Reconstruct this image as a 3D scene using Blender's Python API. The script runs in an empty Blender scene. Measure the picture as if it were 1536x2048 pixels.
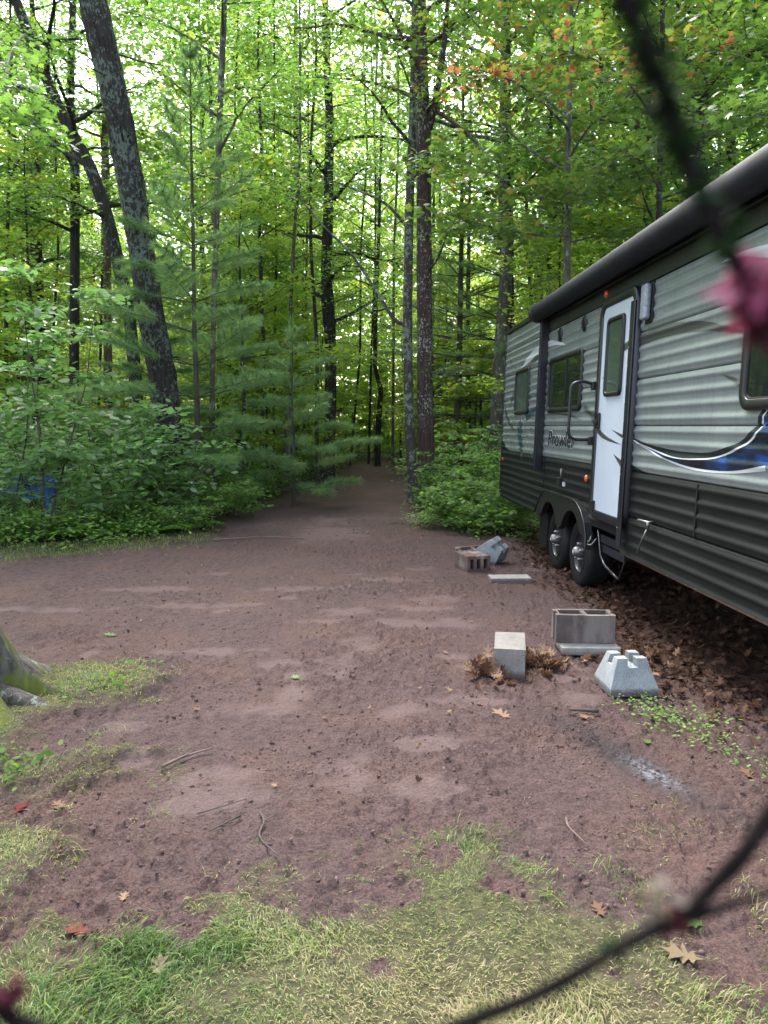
import bpy, bmesh, math
import numpy as np
from mathutils import Matrix, Vector, geometry

S = bpy.context.scene
COL = S.collection
R = math.radians

# ---------------------------------------------------------------- camera, sky, sun, exposure
cam_d = bpy.data.cameras.new("camera")
cam = bpy.data.objects.new("camera", cam_d); COL.objects.link(cam); S.camera = cam
cam.location = (0, 0, 1.55)
cam.rotation_euler = (R(90) - math.atan(172 / 1539.0), 0, 0)
cam_d.sensor_fit = 'VERTICAL'; cam_d.sensor_height = 34.6; cam_d.sensor_width = 26.0
cam_d.lens = 26.0; cam_d.clip_start = 0.02; cam_d.clip_end = 600
cam_d.dof.use_dof = True; cam_d.dof.focus_distance = 6.0; cam_d.dof.aperture_fstop = 7.6

SUN_EL, SUN_AZ = 54, -18            # azimuth clockwise from +Y
w = bpy.data.worlds.new("World"); S.world = w; w.use_nodes = True
nt = w.node_tree; nt.nodes.clear()
o_ = nt.nodes.new('ShaderNodeOutputWorld'); bg = nt.nodes.new('ShaderNodeBackground')
sky = nt.nodes.new('ShaderNodeTexSky'); sky.sky_type = 'NISHITA'; sky.sun_disc = False
sky.sun_elevation = R(SUN_EL); sky.sun_rotation = R(SUN_AZ); sky.air_density = 1.0; sky.dust_density = 3.0; sky.ozone_density = 1.0
hs = nt.nodes.new('ShaderNodeHueSaturation'); hs.inputs['Saturation'].default_value = 0.62
hs.inputs['Value'].default_value = 1.0
nt.links.new(sky.outputs[0], hs.inputs['Color']); nt.links.new(hs.outputs[0], bg.inputs[0])
bg.inputs[1].default_value = 0.15
nt.links.new(bg.outputs[0], o_.inputs[0])
sd = bpy.data.lights.new("sun", 'SUN'); sd.energy = 1.4; sd.angle = R(22); sd.color = (1.0, 0.98, 0.95)
sun = bpy.data.objects.new("sun", sd); COL.objects.link(sun)
e, a = R(SUN_EL), R(SUN_AZ)
sun.rotation_euler = Vector((math.sin(a) * math.cos(e), math.cos(a) * math.cos(e), math.sin(e))).to_track_quat('Z', 'Y').to_euler()
S.view_settings.view_transform = 'Standard'; S.view_settings.look = 'None'
S.view_settings.exposure = 2.75; S.view_settings.gamma = 1.0
S.view_settings.use_curve_mapping = False
cy = S.cycles
S.render.engine = 'CYCLES'
cy.max_bounces = 14; cy.diffuse_bounces = 11; cy.glossy_bounces = 3; cy.transmission_bounces = 11
cy.use_denoising = True
try: cy.denoiser = 'OPENIMAGEDENOISE'; cy.denoising_prefilter = 'ACCURATE'
except Exception: pass
cy.sample_clamp_indirect = 6.0

# ---------------------------------------------------------------- numpy noise
def _hash(ix, iy, seed):
    n = (ix.astype(np.int64) * 374761393 + iy.astype(np.int64) * 668265263 + seed * 1442695041) & 0x7fffffff
    n = ((n ^ (n >> 13)) * 1274126177) & 0x7fffffff
    n = n ^ (n >> 16)
    return (n & 0xffff) / 65535.0
def vnoise(x, y, s, seed=0):
    x = np.asarray(x, float) / s; y = np.asarray(y, float) / s
    ix = np.floor(x); iy = np.floor(y); fx = x - ix; fy = y - iy
    fx = fx * fx * (3 - 2 * fx); fy = fy * fy * (3 - 2 * fy)
    a = _hash(ix, iy, seed); b = _hash(ix + 1, iy, seed); c = _hash(ix, iy + 1, seed); d = _hash(ix + 1, iy + 1, seed)
    return (a * (1 - fx) + b * fx) * (1 - fy) + (c * (1 - fx) + d * fx) * fy * 1.0
def fbm(x, y, s, seed=0, o=4, g=0.5):
    r = 0; t = 0; am = 1
    for i in range(o):
        r = r + am * vnoise(x, y, s / 2 ** i, seed + i * 17); t += am; am *= g
    return r / t
def sstep(a, b, x):
    t = np.clip((x - a) / (b - a), 0, 1); return t * t * (3 - 2 * t)
def sdist(px, py, poly):
    """signed distance, positive inside"""
    P = np.array(poly); Q = np.roll(P, -1, axis=0)
    best = np.full(px.shape, 1e9); ins = np.zeros(px.shape, bool)
    for (x0, y0), (x1, y1) in zip(P, Q):
        dx, dy = x1 - x0, y1 - y0; L = dx * dx + dy * dy + 1e-12
        t = np.clip(((px - x0) * dx + (py - y0) * dy) / L, 0, 1)
        best = np.minimum(best, np.hypot(px - x0 - t * dx, py - y0 - t * dy))
        c = ((y0 > py) != (y1 > py)) & (px < (x1 - x0) * (py - y0) / ((y1 - y0) if y1 != y0 else 1e-12) + x0)
        ins ^= c
    return np.where(ins, best, -best)

# ---------------------------------------------------------------- mesh helpers
def tag(o, label=None, cat=None, group=None, kind=None):
    if label: o['label'] = label
    if cat: o['category'] = cat
    if group: o['group'] = group
    if kind: o['kind'] = kind
    return o
def link(o, parent=None):
    COL.objects.link(o)
    if parent is not None: o.parent = parent
    return o
def empty(name, loc=(0, 0, 0), rz=0.0):
    o = bpy.data.objects.new(name, None); o.location = loc; o.rotation_euler = (0, 0, rz); COL.objects.link(o); return o
def np_mesh(name, V, F, mat, attrs=None, smooth=False):
    """F: (n,3) or (n,4) array"""
    V = np.asarray(V, np.float32); F = np.asarray(F, np.int32)
    me = bpy.data.meshes.new(name); k = F.shape[1]
    me.vertices.add(len(V)); me.vertices.foreach_set('co', V.ravel())
    me.loops.add(F.size); me.loops.foreach_set('vertex_index', F.ravel())
    me.polygons.add(len(F)); me.polygons.foreach_set('loop_start', np.arange(len(F), dtype=np.int32) * k)
    if smooth: me.polygons.foreach_set('use_smooth', np.ones(len(F), bool))
    for n, v in (attrs or {}).items():
        at = me.attributes.new(n, 'FLOAT', 'POINT'); at.data.foreach_set('value', np.asarray(v, np.float32))
    me.update(calc_edges=True)
    if mat: me.materials.append(mat)
    return me
def np_obj(name, V, F, mat, parent=None, attrs=None, smooth=False):
    return link(bpy.data.objects.new(name, np_mesh(name, V, F, mat, attrs, smooth)), parent)
def bm_obj(name, bm, mat, parent=None, smooth=False):
    me = bpy.data.meshes.new(name); bm.normal_update(); bm.to_mesh(me); bm.free()
    if mat: me.materials.append(mat)
    if smooth:
        me.polygons.foreach_set('use_smooth', np.ones(len(me.polygons), bool))
    return link(bpy.data.objects.new(name, me), parent)
def add_box(bm, x0, x1, y0, y1, z0, z1, bev=0.0, seg=2):
    vs = [bm.verts.new((x, y, z)) for x in (x0, x1) for y in (y0, y1) for z in (z0, z1)]
    q = [(0, 1, 3, 2), (4, 6, 7, 5), (0, 4, 5, 1), (2, 3, 7, 6), (0, 2, 6, 4), (1, 5, 7, 3)]
    fs = [bm.faces.new([vs[i] for i in f]) for f in q]
    if bev > 0:
        es = list({e for f in fs for e in f.edges})
        bmesh.ops.bevel(bm, geom=es, offset=bev, segments=seg, affect='EDGES', profile=0.5)
    return vs
def tube_arr(P, Rr, n=6, cap=True):
    P = np.asarray(P, float); Rr = np.asarray(Rr, float); m = len(P)
    T = np.gradient(P, axis=0); T /= np.linalg.norm(T, axis=1)[:, None] + 1e-9
    ref = np.array([1.0, 0, 0]) if abs(T[0, 0]) < 0.8 else np.array([0, 1.0, 0])
    A = np.zeros_like(P)
    u = ref - T[0] * ref.dot(T[0]); u /= np.linalg.norm(u)
    for i in range(m):
        u = u - T[i] * u.dot(T[i]); u /= np.linalg.norm(u) + 1e-9; A[i] = u
    B = np.cross(T, A); th = np.arange(n) * 2 * math.pi / n
    V = P[:, None, :] + Rr[:, None, None] * (np.cos(th)[None, :, None] * A[:, None, :] + np.sin(th)[None, :, None] * B[:, None, :])
    V = V.reshape(-1, 3)
    i = np.arange(m - 1)[:, None] * n; j = np.arange(n)[None, :]; j2 = (j + 1) % n
    F = np.stack([i + j, i + j2, i + n + j2, i + n + j], -1).reshape(-1, 4)
    if cap and n >= 4:
        V = np.vstack([V, P[0], P[-1]]); c0 = m * n; c1 = c0 + 1; l = (m - 1) * n
        extra = []
        for q in range(0, n, 1):
            q2 = (q + 1) % n
            extra.append((c0, q2, q, q)); extra.append((c1, l + q, l + q2, l + q2))
        tri = np.array([(a_, b_, c_, c_) for a_, b_, c_, _ in extra])
        return V, F, tri[:, :3]
    return V, F, np.zeros((0, 3), int)
class Acc:
    def __init__(s): s.V = []; s.F = []; s.n = 0; s.A = []
    def add(s, V, F, a=None):
        V = np.asarray(V, float); F = np.asarray(F)
        if F.shape[1] == 4:
            F = np.vstack([F[:, [0, 1, 2]], F[:, [0, 2, 3]]])
        s.V.append(V); s.F.append(F + s.n); s.n += len(V)
        s.A.append(np.full(len(V), 0.5) if a is None else a)
    def tube(s, P, Rr, n=6, cap=False):
        V, F, T = tube_arr(P, Rr, n, cap)
        b = s.n; s.add(V, F)
        if len(T): s.F.append(T + b)
    def arrays(s): return np.vstack(s.V), np.vstack(s.F), np.concatenate(s.A)
    def obj(s, name, mat, parent=None, smooth=True):
        V, F, A = s.arrays(); return np_obj(name, V, F, mat, parent, {'tone': A}, smooth)

# ---------------------------------------------------------------- materials
def new_mat(name):
    m = bpy.data.materials.new(name); m.use_nodes = True
    n = m.node_tree.nodes; n.clear()
    out = n.new('ShaderNodeOutputMaterial'); p = n.new('ShaderNodeBsdfPrincipled')
    m.node_tree.links.new(p.outputs[0], out.inputs[0]); return m, m.node_tree, p, out
def nd(t, typ, **k):
    x = t.nodes.new(typ)
    for a_, b_ in k.items(): setattr(x, a_, b_)
    return x
def ramp(t, src, stops, interp='LINEAR'):
    r = nd(t, 'ShaderNodeValToRGB'); r.color_ramp.interpolation = interp
    el = r.color_ramp.elements
    while len(el) > len(stops): el.remove(el[-1])
    while len(el) < len(stops): el.new(1.0)
    for e_, (p_, c_) in zip(el, stops):
        e_.position = p_; e_.color = (c_[0], c_[1], c_[2], 1) if not isinstance(c_, float) else (c_, c_, c_, 1)
    if src is not None: t.links.new(src, r.inputs[0])
    return r.outputs[0]
def noise(t, scale, detail=4, rough=0.5, coord='Object', stretch=None, dist=0.0):
    tc = nd(t, 'ShaderNodeTexCoord'); src = tc.outputs[coord]
    if stretch:
        mp = nd(t, 'ShaderNodeMapping'); mp.inputs['Scale'].default_value = stretch
        t.links.new(src, mp.inputs[0]); src = mp.outputs[0]
    n = nd(t, 'ShaderNodeTexNoise'); n.inputs['Scale'].default_value = scale; n.inputs['Detail'].default_value = detail
    n.inputs['Roughness'].default_value = rough; n.inputs['Distortion'].default_value = dist
    t.links.new(src, n.inputs['Vector']); return n.outputs[0]
def bump(t, p, h, strength=0.4, dist=0.01):
    b = nd(t, 'ShaderNodeBump'); b.inputs['Strength'].default_value = strength; b.inputs['Distance'].default_value = dist
    t.links.new(h, b.inputs['Height']); t.links.new(b.outputs[0], p.inputs['Normal']); return b
def mixc(t, f, a_, b_, mode='MIX'):
    m = nd(t, 'ShaderNodeMix', data_type='RGBA', blend_type=mode)
    for s_, v in ((m.inputs[0], f), (m.inputs[6], a_), (m.inputs[7], b_)):
        if isinstance(v, (int, float)): s_.default_value = v
        elif isinstance(v, tuple): s_.default_value = (v[0], v[1], v[2], 1)
        else: t.links.new(v, s_)
    return m.outputs[2]
def plain(name, col, rough=0.5, metal=0.0, var=0.25, scale=6.0, bmp=0.0, bscale=80, spec=0.5, coat=0.0):
    m, t, p, o = new_mat(name)
    lo = tuple(c * (1 - var) for c in col); hi = tuple(min(1, c * (1 + var)) for c in col)
    c = ramp(t, noise(t, scale, 5, 0.6), [(0.3, lo), (0.7, hi)])
    t.links.new(c, p.inputs['Base Color']); p.inputs['Roughness'].default_value = rough; p.inputs['Metallic'].default_value = metal
    p.inputs['Specular IOR Level'].default_value = spec; p.inputs['Coat Weight'].default_value = coat
    if bmp > 0: bump(t, p, noise(t, bscale, 4, 0.6), bmp, 0.004)
    return m
def leaf_mat(name, stops, trans=0.5, tmul=(1.7, 1.9, 0.9), rough=0.38, spec=0.5, objvar=0.12):
    m, t, p, out = new_mat(name)
    at = nd(t, 'ShaderNodeAttribute'); at.attribute_name = 'tone'
    oi = nd(t, 'ShaderNodeObjectInfo')
    ma = nd(t, 'ShaderNodeMath', operation='MULTIPLY_ADD'); t.links.new(oi.outputs['Random'], ma.inputs[0]); ma.inputs[1].default_value = objvar; ma.inputs[2].default_value = -objvar / 2
    ad = nd(t, 'ShaderNodeMath', operation='ADD'); t.links.new(at.outputs['Fac'], ad.inputs[0]); t.links.new(ma.outputs[0], ad.inputs[1])
    c = ramp(t, ad.outputs[0], stops)
    t.links.new(c, p.inputs['Base Color']); p.inputs['Roughness'].default_value = rough; p.inputs['Specular IOR Level'].default_value = spec
    tr = nd(t, 'ShaderNodeBsdfTranslucent'); t.links.new(mixc(t, 1.0, c, tmul, 'MULTIPLY'), tr.inputs[0])
    ms = nd(t, 'ShaderNodeMixShader'); ms.inputs[0].default_value = trans
    t.links.new(p.outputs[0], ms.inputs[1]); t.links.new(tr.outputs[0], ms.inputs[2]); t.links.new(ms.outputs[0], out.inputs[0])
    return m
def bark_mat(name, dark, light, lichen=0.0, lcol=(0.16, 0.20, 0.16), moss=0.0, lscale=9.0):
    m, t, p, o = new_mat(name)
    n1 = noise(t, 22, 6, 0.7, stretch=(1, 1, 0.14), dist=0.5)
    c = ramp(t, n1, [(0.35, dark), (0.62, light)])
    if lichen > 0:
        n2 = noise(t, lscale, 6, 0.72, stretch=(1, 1, 0.7)); n3 = noise(t, 1.1, 3, 0.5)
        mul = nd(t, 'ShaderNodeMath', operation='MULTIPLY_ADD'); t.links.new(n3, mul.inputs[0]); mul.inputs[1].default_value = 0.55; t.links.new(n2, mul.inputs[2])
        th = 0.98 - lichen * 0.28
        f = ramp(t, mul.outputs[0], [(th, 0.0), (th + 0.035, 1.0)])
        c = mixc(t, f, c, lcol)
    if moss > 0:
        n4 = noise(t, 5, 5, 0.7); f = ramp(t, n4, [(0.62 - moss * 0.3, 0.0), (0.7 - moss * 0.3, 1.0)])
        c = mixc(t, f, c, (0.10, 0.12, 0.02))
    t.links.new(c, p.inputs['Base Color']); p.inputs['Roughness'].default_value = 0.85
    p.inputs['Specular IOR Level'].default_value = 0.3
    bump(t, p, n1, 1.0, 0.05)
    return m
G0 = (0.045, 0.085, 0.032); G1 = (0.075, 0.13, 0.040); G2 = (0.11, 0.17, 0.045); YG = (0.17, 0.20, 0.045); YE = (0.30, 0.20, 0.03); RE = (0.38, 0.09, 0.045)
M = {}
M['leaf_forest'] = leaf_mat('leaf_forest', [(0.0, G0), (0.4, G1), (0.9, G2), (1.0, YG)], 0.58, (2.0, 2.3, 1.2))
M['leaf_bright'] = leaf_mat('leaf_bright', [(0.0, (0.075, 0.13, 0.045)), (0.4, (0.115, 0.175, 0.055)), (0.85, (0.155, 0.21, 0.06)), (1.0, (0.25, 0.21, 0.06))], 0.64, (2.7, 2.9, 1.3))
M['leaf_blue'] = leaf_mat('leaf_blue', [(0.0, (0.085, 0.15, 0.065)), (0.5, (0.14, 0.225, 0.10)), (1.0, (0.19, 0.285, 0.14))], 0.5, (1.7, 2.0, 1.1), 0.4, 0.6)
M['leaf_shrub'] = leaf_mat('leaf_shrub', [(0.0, (0.075, 0.13, 0.04)), (0.5, (0.125, 0.21, 0.06)), (1.0, (0.18, 0.275, 0.08))], 0.5, (1.8, 2.1, 1.0), 0.55, 0.25)
M['leaf_maple'] = leaf_mat('leaf_maple', [(0.0, (0.05, 0.10, 0.022)), (0.5, (0.09, 0.155, 0.04)), (0.82, (0.13, 0.185, 0.045)), (0.90, (0.22, 0.19, 0.05)), (0.95, (0.30, 0.16, 0.06)), (1.0, (0.34, 0.11, 0.07))], 0.45, (1.5, 1.6, 0.9), 0.45, 0.4, 0.06)
M['needle'] = leaf_mat('needle', [(0.0, (0.10, 0.17, 0.085)), (0.6, (0.16, 0.25, 0.115)), (0.9, (0.21, 0.30, 0.13)), (1.0, (0.28, 0.26, 0.12))], 0.5, (1.6, 1.8, 1.0), 0.45, 0.5)
M['fern'] = leaf_mat('fern', [(0.0, (0.05, 0.11, 0.02)), (1.0, (0.09, 0.17, 0.03))], 0.45, rough=.6, spec=.2)
M['grass'] = leaf_mat('grass', [(0.0, (0.045, 0.10, 0.02)), (0.3, (0.085, 0.16, 0.03)), (0.5, (0.16, 0.23, 0.06)), (0.76, (0.26, 0.26, 0.10)), (1.0, (0.36, 0.30, 0.17))], 0.4, (1.2, 1.3, 0.9), 0.5, 0.3, 0.0)
M['dead_leaf'] = leaf_mat('dead_leaf', [(0.0, (0.03, 0.016, 0.012)), (0.45, (0.068, 0.035, 0.023)), (0.75, (0.14, 0.076, 0.046)), (1.0, (0.25, 0.16, 0.105))], 0.2, (1.2, 1.0, 0.8), 0.7, 0.12, 0.05)
M['dead_red'] = leaf_mat('dead_red', [(0.0, (0.10, 0.02, 0.02)), (1.0, (0.12, 0.045, 0.03))], 0.2, (1.2, 1, 0.8), .75, .08)
M['dead_tan'] = leaf_mat('dead_tan', [(0.0, (0.15, 0.11, 0.065)), (1.0, (0.17, 0.14, 0.09))], 0.2, (1.1, 1, 0.8), .75, .08)
M['bark_dark'] = bark_mat('bark_dark', (0.010, 0.009, 0.008), (0.042, 0.036, 0.032), 0.35)
M['bark_oak'] = bark_mat('bark_oak', (0.008, 0.007, 0.0065), (0.040, 0.034, 0.030), 0.60, (0.10, 0.125, 0.105), 0, 17)
M['bark_lichen'] = bark_mat('bark_lichen', (0.04, 0.032, 0.028), (0.08, 0.068, 0.058), 0.62, (0.18, 0.22, 0.18), 0, 14)
M['bark_brown'] = bark_mat('bark_brown', (0.018, 0.011, 0.010), (0.07, 0.043, 0.036), 0.42, (0.26, 0.28, 0.25), 0, 26)
M['bark_grey'] = bark_mat('bark_grey', (0.045, 0.04, 0.034), (0.12, 0.105, 0.09), 0.5, (0.22, 0.25, 0.2))
M['bark_pink'] = bark_mat('bark_pink', (0.07, 0.045, 0.04), (0.16, 0.11, 0.095), 0.3)
M['bark_mossy'] = bark_mat('bark_mossy', (0.05, 0.045, 0.04), (0.14, 0.13, 0.11), 0.5, (0.24, 0.28, 0.2), 0.55)
M['twig'] = plain('twig', (0.05, 0.038, 0.03), 0.8)
M['pine_bark'] = bark_mat('pine_bark', (0.03, 0.032, 0.022), (0.075, 0.072, 0.05), 0.1)

# ---------------------------------------------------------------- ground
DIRT = [(-14, 8.0), (-4.44, 8.77), (-3.41, 9.12), (-2.63, 10.06), (-2.5, 12.02), (-2.16, 15.93), (-1.53, 21.8), (-1.47, 28.9), (-1.03, 33.9), (-.18, 34.3),
        (.88, 30.8), (.57, 16.15), (.33, 11.33), (.92, 10.66), (1.57, 10.33), (1.91, 9.97), (5.5, 9.8), (5.5, -3), (2.2, -3), (1.01, 1.86), (1.01, 2.03), (.97, 2.2),
        (.88, 2.37), (.64, 2.4), (.52, 2.59), (.36, 2.7), (.06, 2.66), (-.14, 2.56), (-.35, 2.44), (-.57, 2.44), (-.76, 2.35), (-.95, 2.21), (-1.14, 2.25),
        (-1.18, 2.4), (-1.07, 2.55), (-1.06, 2.71), (-1.26, 2.89), (-1.35, 3.06), (-1.14, 3.1), (-1.23, 3.44), (-1.39, 3.61), (-1.64, 3.42), (-1.74, 3.55),
        (-1.67, 3.93), (-1.39, 4.08), (-1.32, 4.49), (-1.54, 4.83), (-2.24, 4.73), (-2.73, 5.34), (-14, 5.6)]
LITTER = [(1.91, 9.97), (1.74, 7.93), (1.80, 6.97), (1.70, 6.05), (1.58, 5.34), (1.68, 4.7), (1.95, 4.1), (2.1, 3.4), (1.6, 2.6), (2.0, 0), (6, 0), (6, 12), (2.0, 12)]
PATCH = [(-.7, 3.06, .22, .12), (-.15, 3.24, .14, .2), (-.73, 4.04, .22, .12), (-.51, 5.97, .25, .1), (-.31, 4.78, .16, .22), (-.17, 5.34, .12, .25), (.13, 5.9, .28, .12),
         (.22, 3.58, .16, .1), (-.68, 4.88, .14, .1), (-.73, 3.26, .2, .1), (.46, 6.77, .22, .12), (-.33, 6.3, .2, .12), (-.51, 4.27, .12, .1), (1.1, 4.27, .14, .14),
         (.49, 4.19, .2, .1), (-.79, 2.97, .12, .1), (.14, 4.04, .18, .1), (.52, 5.9, .2, .14), (-1.6, 6.6, .5, .12), (-2.2, 7.3, .5, .12), (-.9, 7.2, .4, .12), (.1, 7.6, .3, .12),
         (-.8, 11.0, .5, .8), (-.9, 12.6, .45, .6), (.3, 6.4, .3, .1), (-1.2, 5.2, .35, .1), (-3.0, 6.4, .6, .12)]
_pr = np.random.default_rng(404)
for _ in range(22):
    _y = _pr.uniform(2.9, 8.5); PATCH.append((_pr.uniform(-.42, .26) * _y, _y, _pr.uniform(.05, .16), _pr.uniform(.04, .13)))
def masks(x, y):
    x = np.asarray(x, float); y = np.asarray(y, float)
    wob = (fbm(x, y, .5, 3, 3) - .5) * .42 + (fbm(x, y, .10, 9, 2) - .5) * .30
    far = sstep(6, 12, y); hole = .8 * sstep(.56, .74, fbm(x, y, .20, 202, 3)) * sstep(4.5, 4.0, y) * .9 * sstep(-1.0, -.7, x)
    d = sdist(x, y, DIRT) + wob * (1 + far * 1.2); d = d + hole * sstep(-.9, -.1, d) * .8
    dirt = sstep(-.24, .02, d + (fbm(x, y, .06, 303, 2) - .5) * .24)
    lit = sstep(-.15, .25, sdist(x, y, LITTER) + wob)
    sm = np.zeros_like(x)
    for px, py, a_, b_ in PATCH:
        q = ((x - px) / a_) ** 2 + ((y - py) / b_) ** 2
        sm = np.maximum(sm, sstep(1.5, .2, q + (fbm(x, y, .11, 5, 3) - .5) * 3.2) * .85)
    return d, dirt, lit, sm
def hground(x, y, full=False):
    x = np.asarray(x, float); y = np.asarray(y, float)
    d, dirt, lit, sm = masks(x, y)
    near = 1 - sstep(9, 16, np.hypot(x, y))
    h = (fbm(x, y, 3.0, 21, 3) - .5) * .10 + (fbm(x, y, .55, 33, 2) - .5) * .05
    cl = fbm(x, y, .030, 41, 2, .6); rough = np.clip((cl - .45) / .30, 0, 1.3) ** 1.2
    patchy = .45 + .9 * sstep(.38, .64, fbm(x, y, .8, 55, 2))
    h = h + dirt * near * (rough * .017 * patchy * (1 - .85 * sm) + (vnoise(x, y, .022, 77) - .5) * .007 * (1 - .7 * sm))
    turf = (1 - sstep(-.13, .04, d + (fbm(x, y, .06, 303, 2) - .5) * .10)) * (.012 + .038 * sstep(-.5, -1.0, x) + .014 * (fbm(x, y, .12, 61, 2) - .5)) * (1 - sstep(7, 9, y) * .3)
    h = h + turf
    back = sstep(12, 40, y)
    h = h + back * 0.15 * (fbm(x, y, 9, 71, 2) - .5)
    if full: return h, d, dirt, lit, sm
    return h
def gz(x, y): return float(hground(np.array([x]), np.array([y]))[0])
def axis_vals(lo, fine_lo, fine_hi, hi, step, g):
    v = list(np.arange(fine_lo, fine_hi, step)); s = step; x = v[-1]
    while x < hi: s *= g; x += s; v.append(x)
    s = step; x = fine_lo; pre = []
    while x > lo: s *= g; x -= s; pre.append(x)
    return np.array(pre[::-1] + v)
xs = axis_vals(-130, -2.3, 2.3, 130, .0135, 1.045)
ys = [1.3]
while ys[-1] < 60: ys.append(ys[-1] * 1.0058 if ys[-1] < 12 else ys[-1] * 1.02)
s_ = .012; pre = []; y_ = 1.3
while y_ > -90: s_ *= 1.12; y_ -= s_; pre.append(y_)
ys = pre[::-1] + ys
while ys[-1] < 260: ys.append(ys[-1] * 1.12)
ys = np.array(ys)
X, Y = np.meshgrid(xs, ys); Xf, Yf = X.ravel(), Y.ravel()
hz, dd, dirt_m, lit_m, sm_m = hground(Xf, Yf, True)
nx, ny = len(xs), len(ys)
ii = (np.arange(ny - 1)[:, None] * nx + np.arange(nx - 1)[None, :]).ravel()
Fg = np.stack([ii, ii + 1, ii + nx + 1, ii + nx], 1)
m, t, p, out = new_mat('ground_soil')
def attr(n):
    a_ = nd(t, 'ShaderNodeAttribute'); a_.attribute_name = n; return a_.outputs['Fac']
n_big = noise(t, 1.2, 5, 0.6); n_mid = noise(t, 14, 5, 0.65); n_fine = noise(t, 85, 6, 0.75)
soil = ramp(t, n_mid, [(0.3, (0.072, 0.044, 0.041)), (0.7, (0.132, 0.084, 0.078))])
soil = mixc(t, ramp(t, n_big, [(0.45, 0.0), (0.66, 0.75)]), soil, (0.14, 0.080, 0.062))
soil = mixc(t, ramp(t, n_fine, [(0.38, 0.75), (0.56, 0.0)]), soil, (0.026, 0.017, 0.016))
soil = mixc(t, ramp(t, noise(t, 260, 2, 0.5), [(0.66, 0.0), (0.70, 0.8)]), soil, (0.14, 0.105, 0.09))
mu = nd(t, 'ShaderNodeMath', operation='MULTIPLY'); t.links.new(attr('smooth_patch'), mu.inputs[0]); mu.inputs[1].default_value = .5
soil = mixc(t, mu.outputs[0], soil, (0.18, 0.125, 0.116))
ash = nd(t, 'ShaderNodeMath', operation='MULTIPLY'); t.links.new(attr('ash'), ash.inputs[0]); t.links.new(ramp(t, noise(t, 45, 5, .7), [(0.42, 0.0), (0.62, 1.0)]), ash.inputs[1])
soil = mixc(t, attr('char'), soil, (0.024, 0.023, 0.026))
soil = mixc(t, ash.outputs[0], soil, (0.25, 0.26, 0.28))
lit = ramp(t, noise(t, 28, 5, .7), [(0.3, (0.02, 0.012, 0.009)), (0.7, (0.075, 0.038, 0.024))])
soil = mixc(t, attr('litter'), soil, lit)
turf = ramp(t, noise(t, 22, 5, .7), [(0.3, (0.03, 0.026, 0.016)), (0.5, (0.07, 0.068, 0.03)), (0.7, (0.14, 0.125, 0.06))])
duff = ramp(t, noise(t, 16, 5, .7), [(0.3, (0.018, 0.016, 0.008)), (0.7, (0.06, 0.042, 0.022))])
turf = mixc(t, attr('forest'), turf, duff)
fin = mixc(t, attr('dirt'), turf, soil)
t.links.new(fin, p.inputs['Base Color']); p.inputs['Roughness'].default_value = .92; p.inputs['Specular IOR Level'].default_value = .25
hsum = nd(t, 'ShaderNodeMath', operation='MULTIPLY_ADD'); t.links.new(n_fine, hsum.inputs[0]); hsum.inputs[1].default_value = .45; t.links.new(noise(t, 45, 5, .65), hsum.inputs[2])
bump(t, p, hsum.outputs[0], 1.0, .030)
M['soil'] = m
rr = np.hypot((Xf - 1.15) * .9 + (Yf - 3.5) * .5, 0) ; 
u_ = (Xf - 1.12) * -.38 + (Yf - 3.45) * .925; v_ = (Xf - 1.12) * .925 + (Yf - 3.45) * .38
char = np.exp(-(u_ / .55) ** 2 - (v_ / .11) ** 2) * .8
u2 = (Xf - 1.20) * -.38 + (Yf - 3.28) * .925; v2 = (Xf - 1.20) * .925 + (Yf - 3.28) * .38
ashm = np.exp(-(u2 / .16) ** 2 - (v2 / .055) ** 2)
grd = np_obj('ground', np.stack([Xf, Yf, hz], 1), Fg, M['soil'], None,
             {'dirt': dirt_m, 'litter': lit_m, 'smooth_patch': sm_m, 'char': char, 'ash': ashm, 'forest': sstep(9.2, 10.6, Yf + np.abs(Xf) * .15)}, True)
tag(grd, 'reddish brown raked dirt clearing with turf edges and forest floor', kind='structure')

# ---------------------------------------------------------------- scatter templates
KITE = (np.array([(0, 0, 0), (-.30, .45, -.07), (0, 1, -.10), (.30, .45, -.07)], float), np.array([(0, 1, 2), (0, 2, 3)]))
OVAL = (np.array([(0, 0, 0), (-.27, .3, -.05), (-.24, .68, -.07), (0, 1, -.16), (.24, .68, -.07), (.27, .3, -.05)], float), np.array([(0, 1, 2), (0, 2, 3), (0, 3, 4), (0, 4, 5)]))
def star(spec, droop=.12):
    V = [(0, .32, 0)]; 
    for x_, y_ in spec: V.append((x_, y_, -droop * (x_ * x_ + (y_ - .32) ** 2) * 2.2))
    n = len(spec); F = [(0, 1 + i, 1 + (i + 1) % n) for i in range(n)]
    return np.array(V, float), np.array(F)
MAPLE = star([(0, 0), (-.30, .02), (-.24, .17), (-.55, .38), (-.27, .45), (-.30, .80), (-.11, .62), (0, 1.05), (.11, .62), (.30, .80), (.27, .45), (.55, .38), (.24, .17), (.30, .02)])
OAK = star([(0, -.12), (-.06, .1), (-.25, .16), (-.10, .28), (-.40, .42), (-.13, .52), (-.34, .74), (-.10, .74), (0, 1.02), (.10, .74), (.34, .74), (.13, .52), (.40, .42), (.10, .28), (.25, .16), (.06, .1)], -.25)
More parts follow.
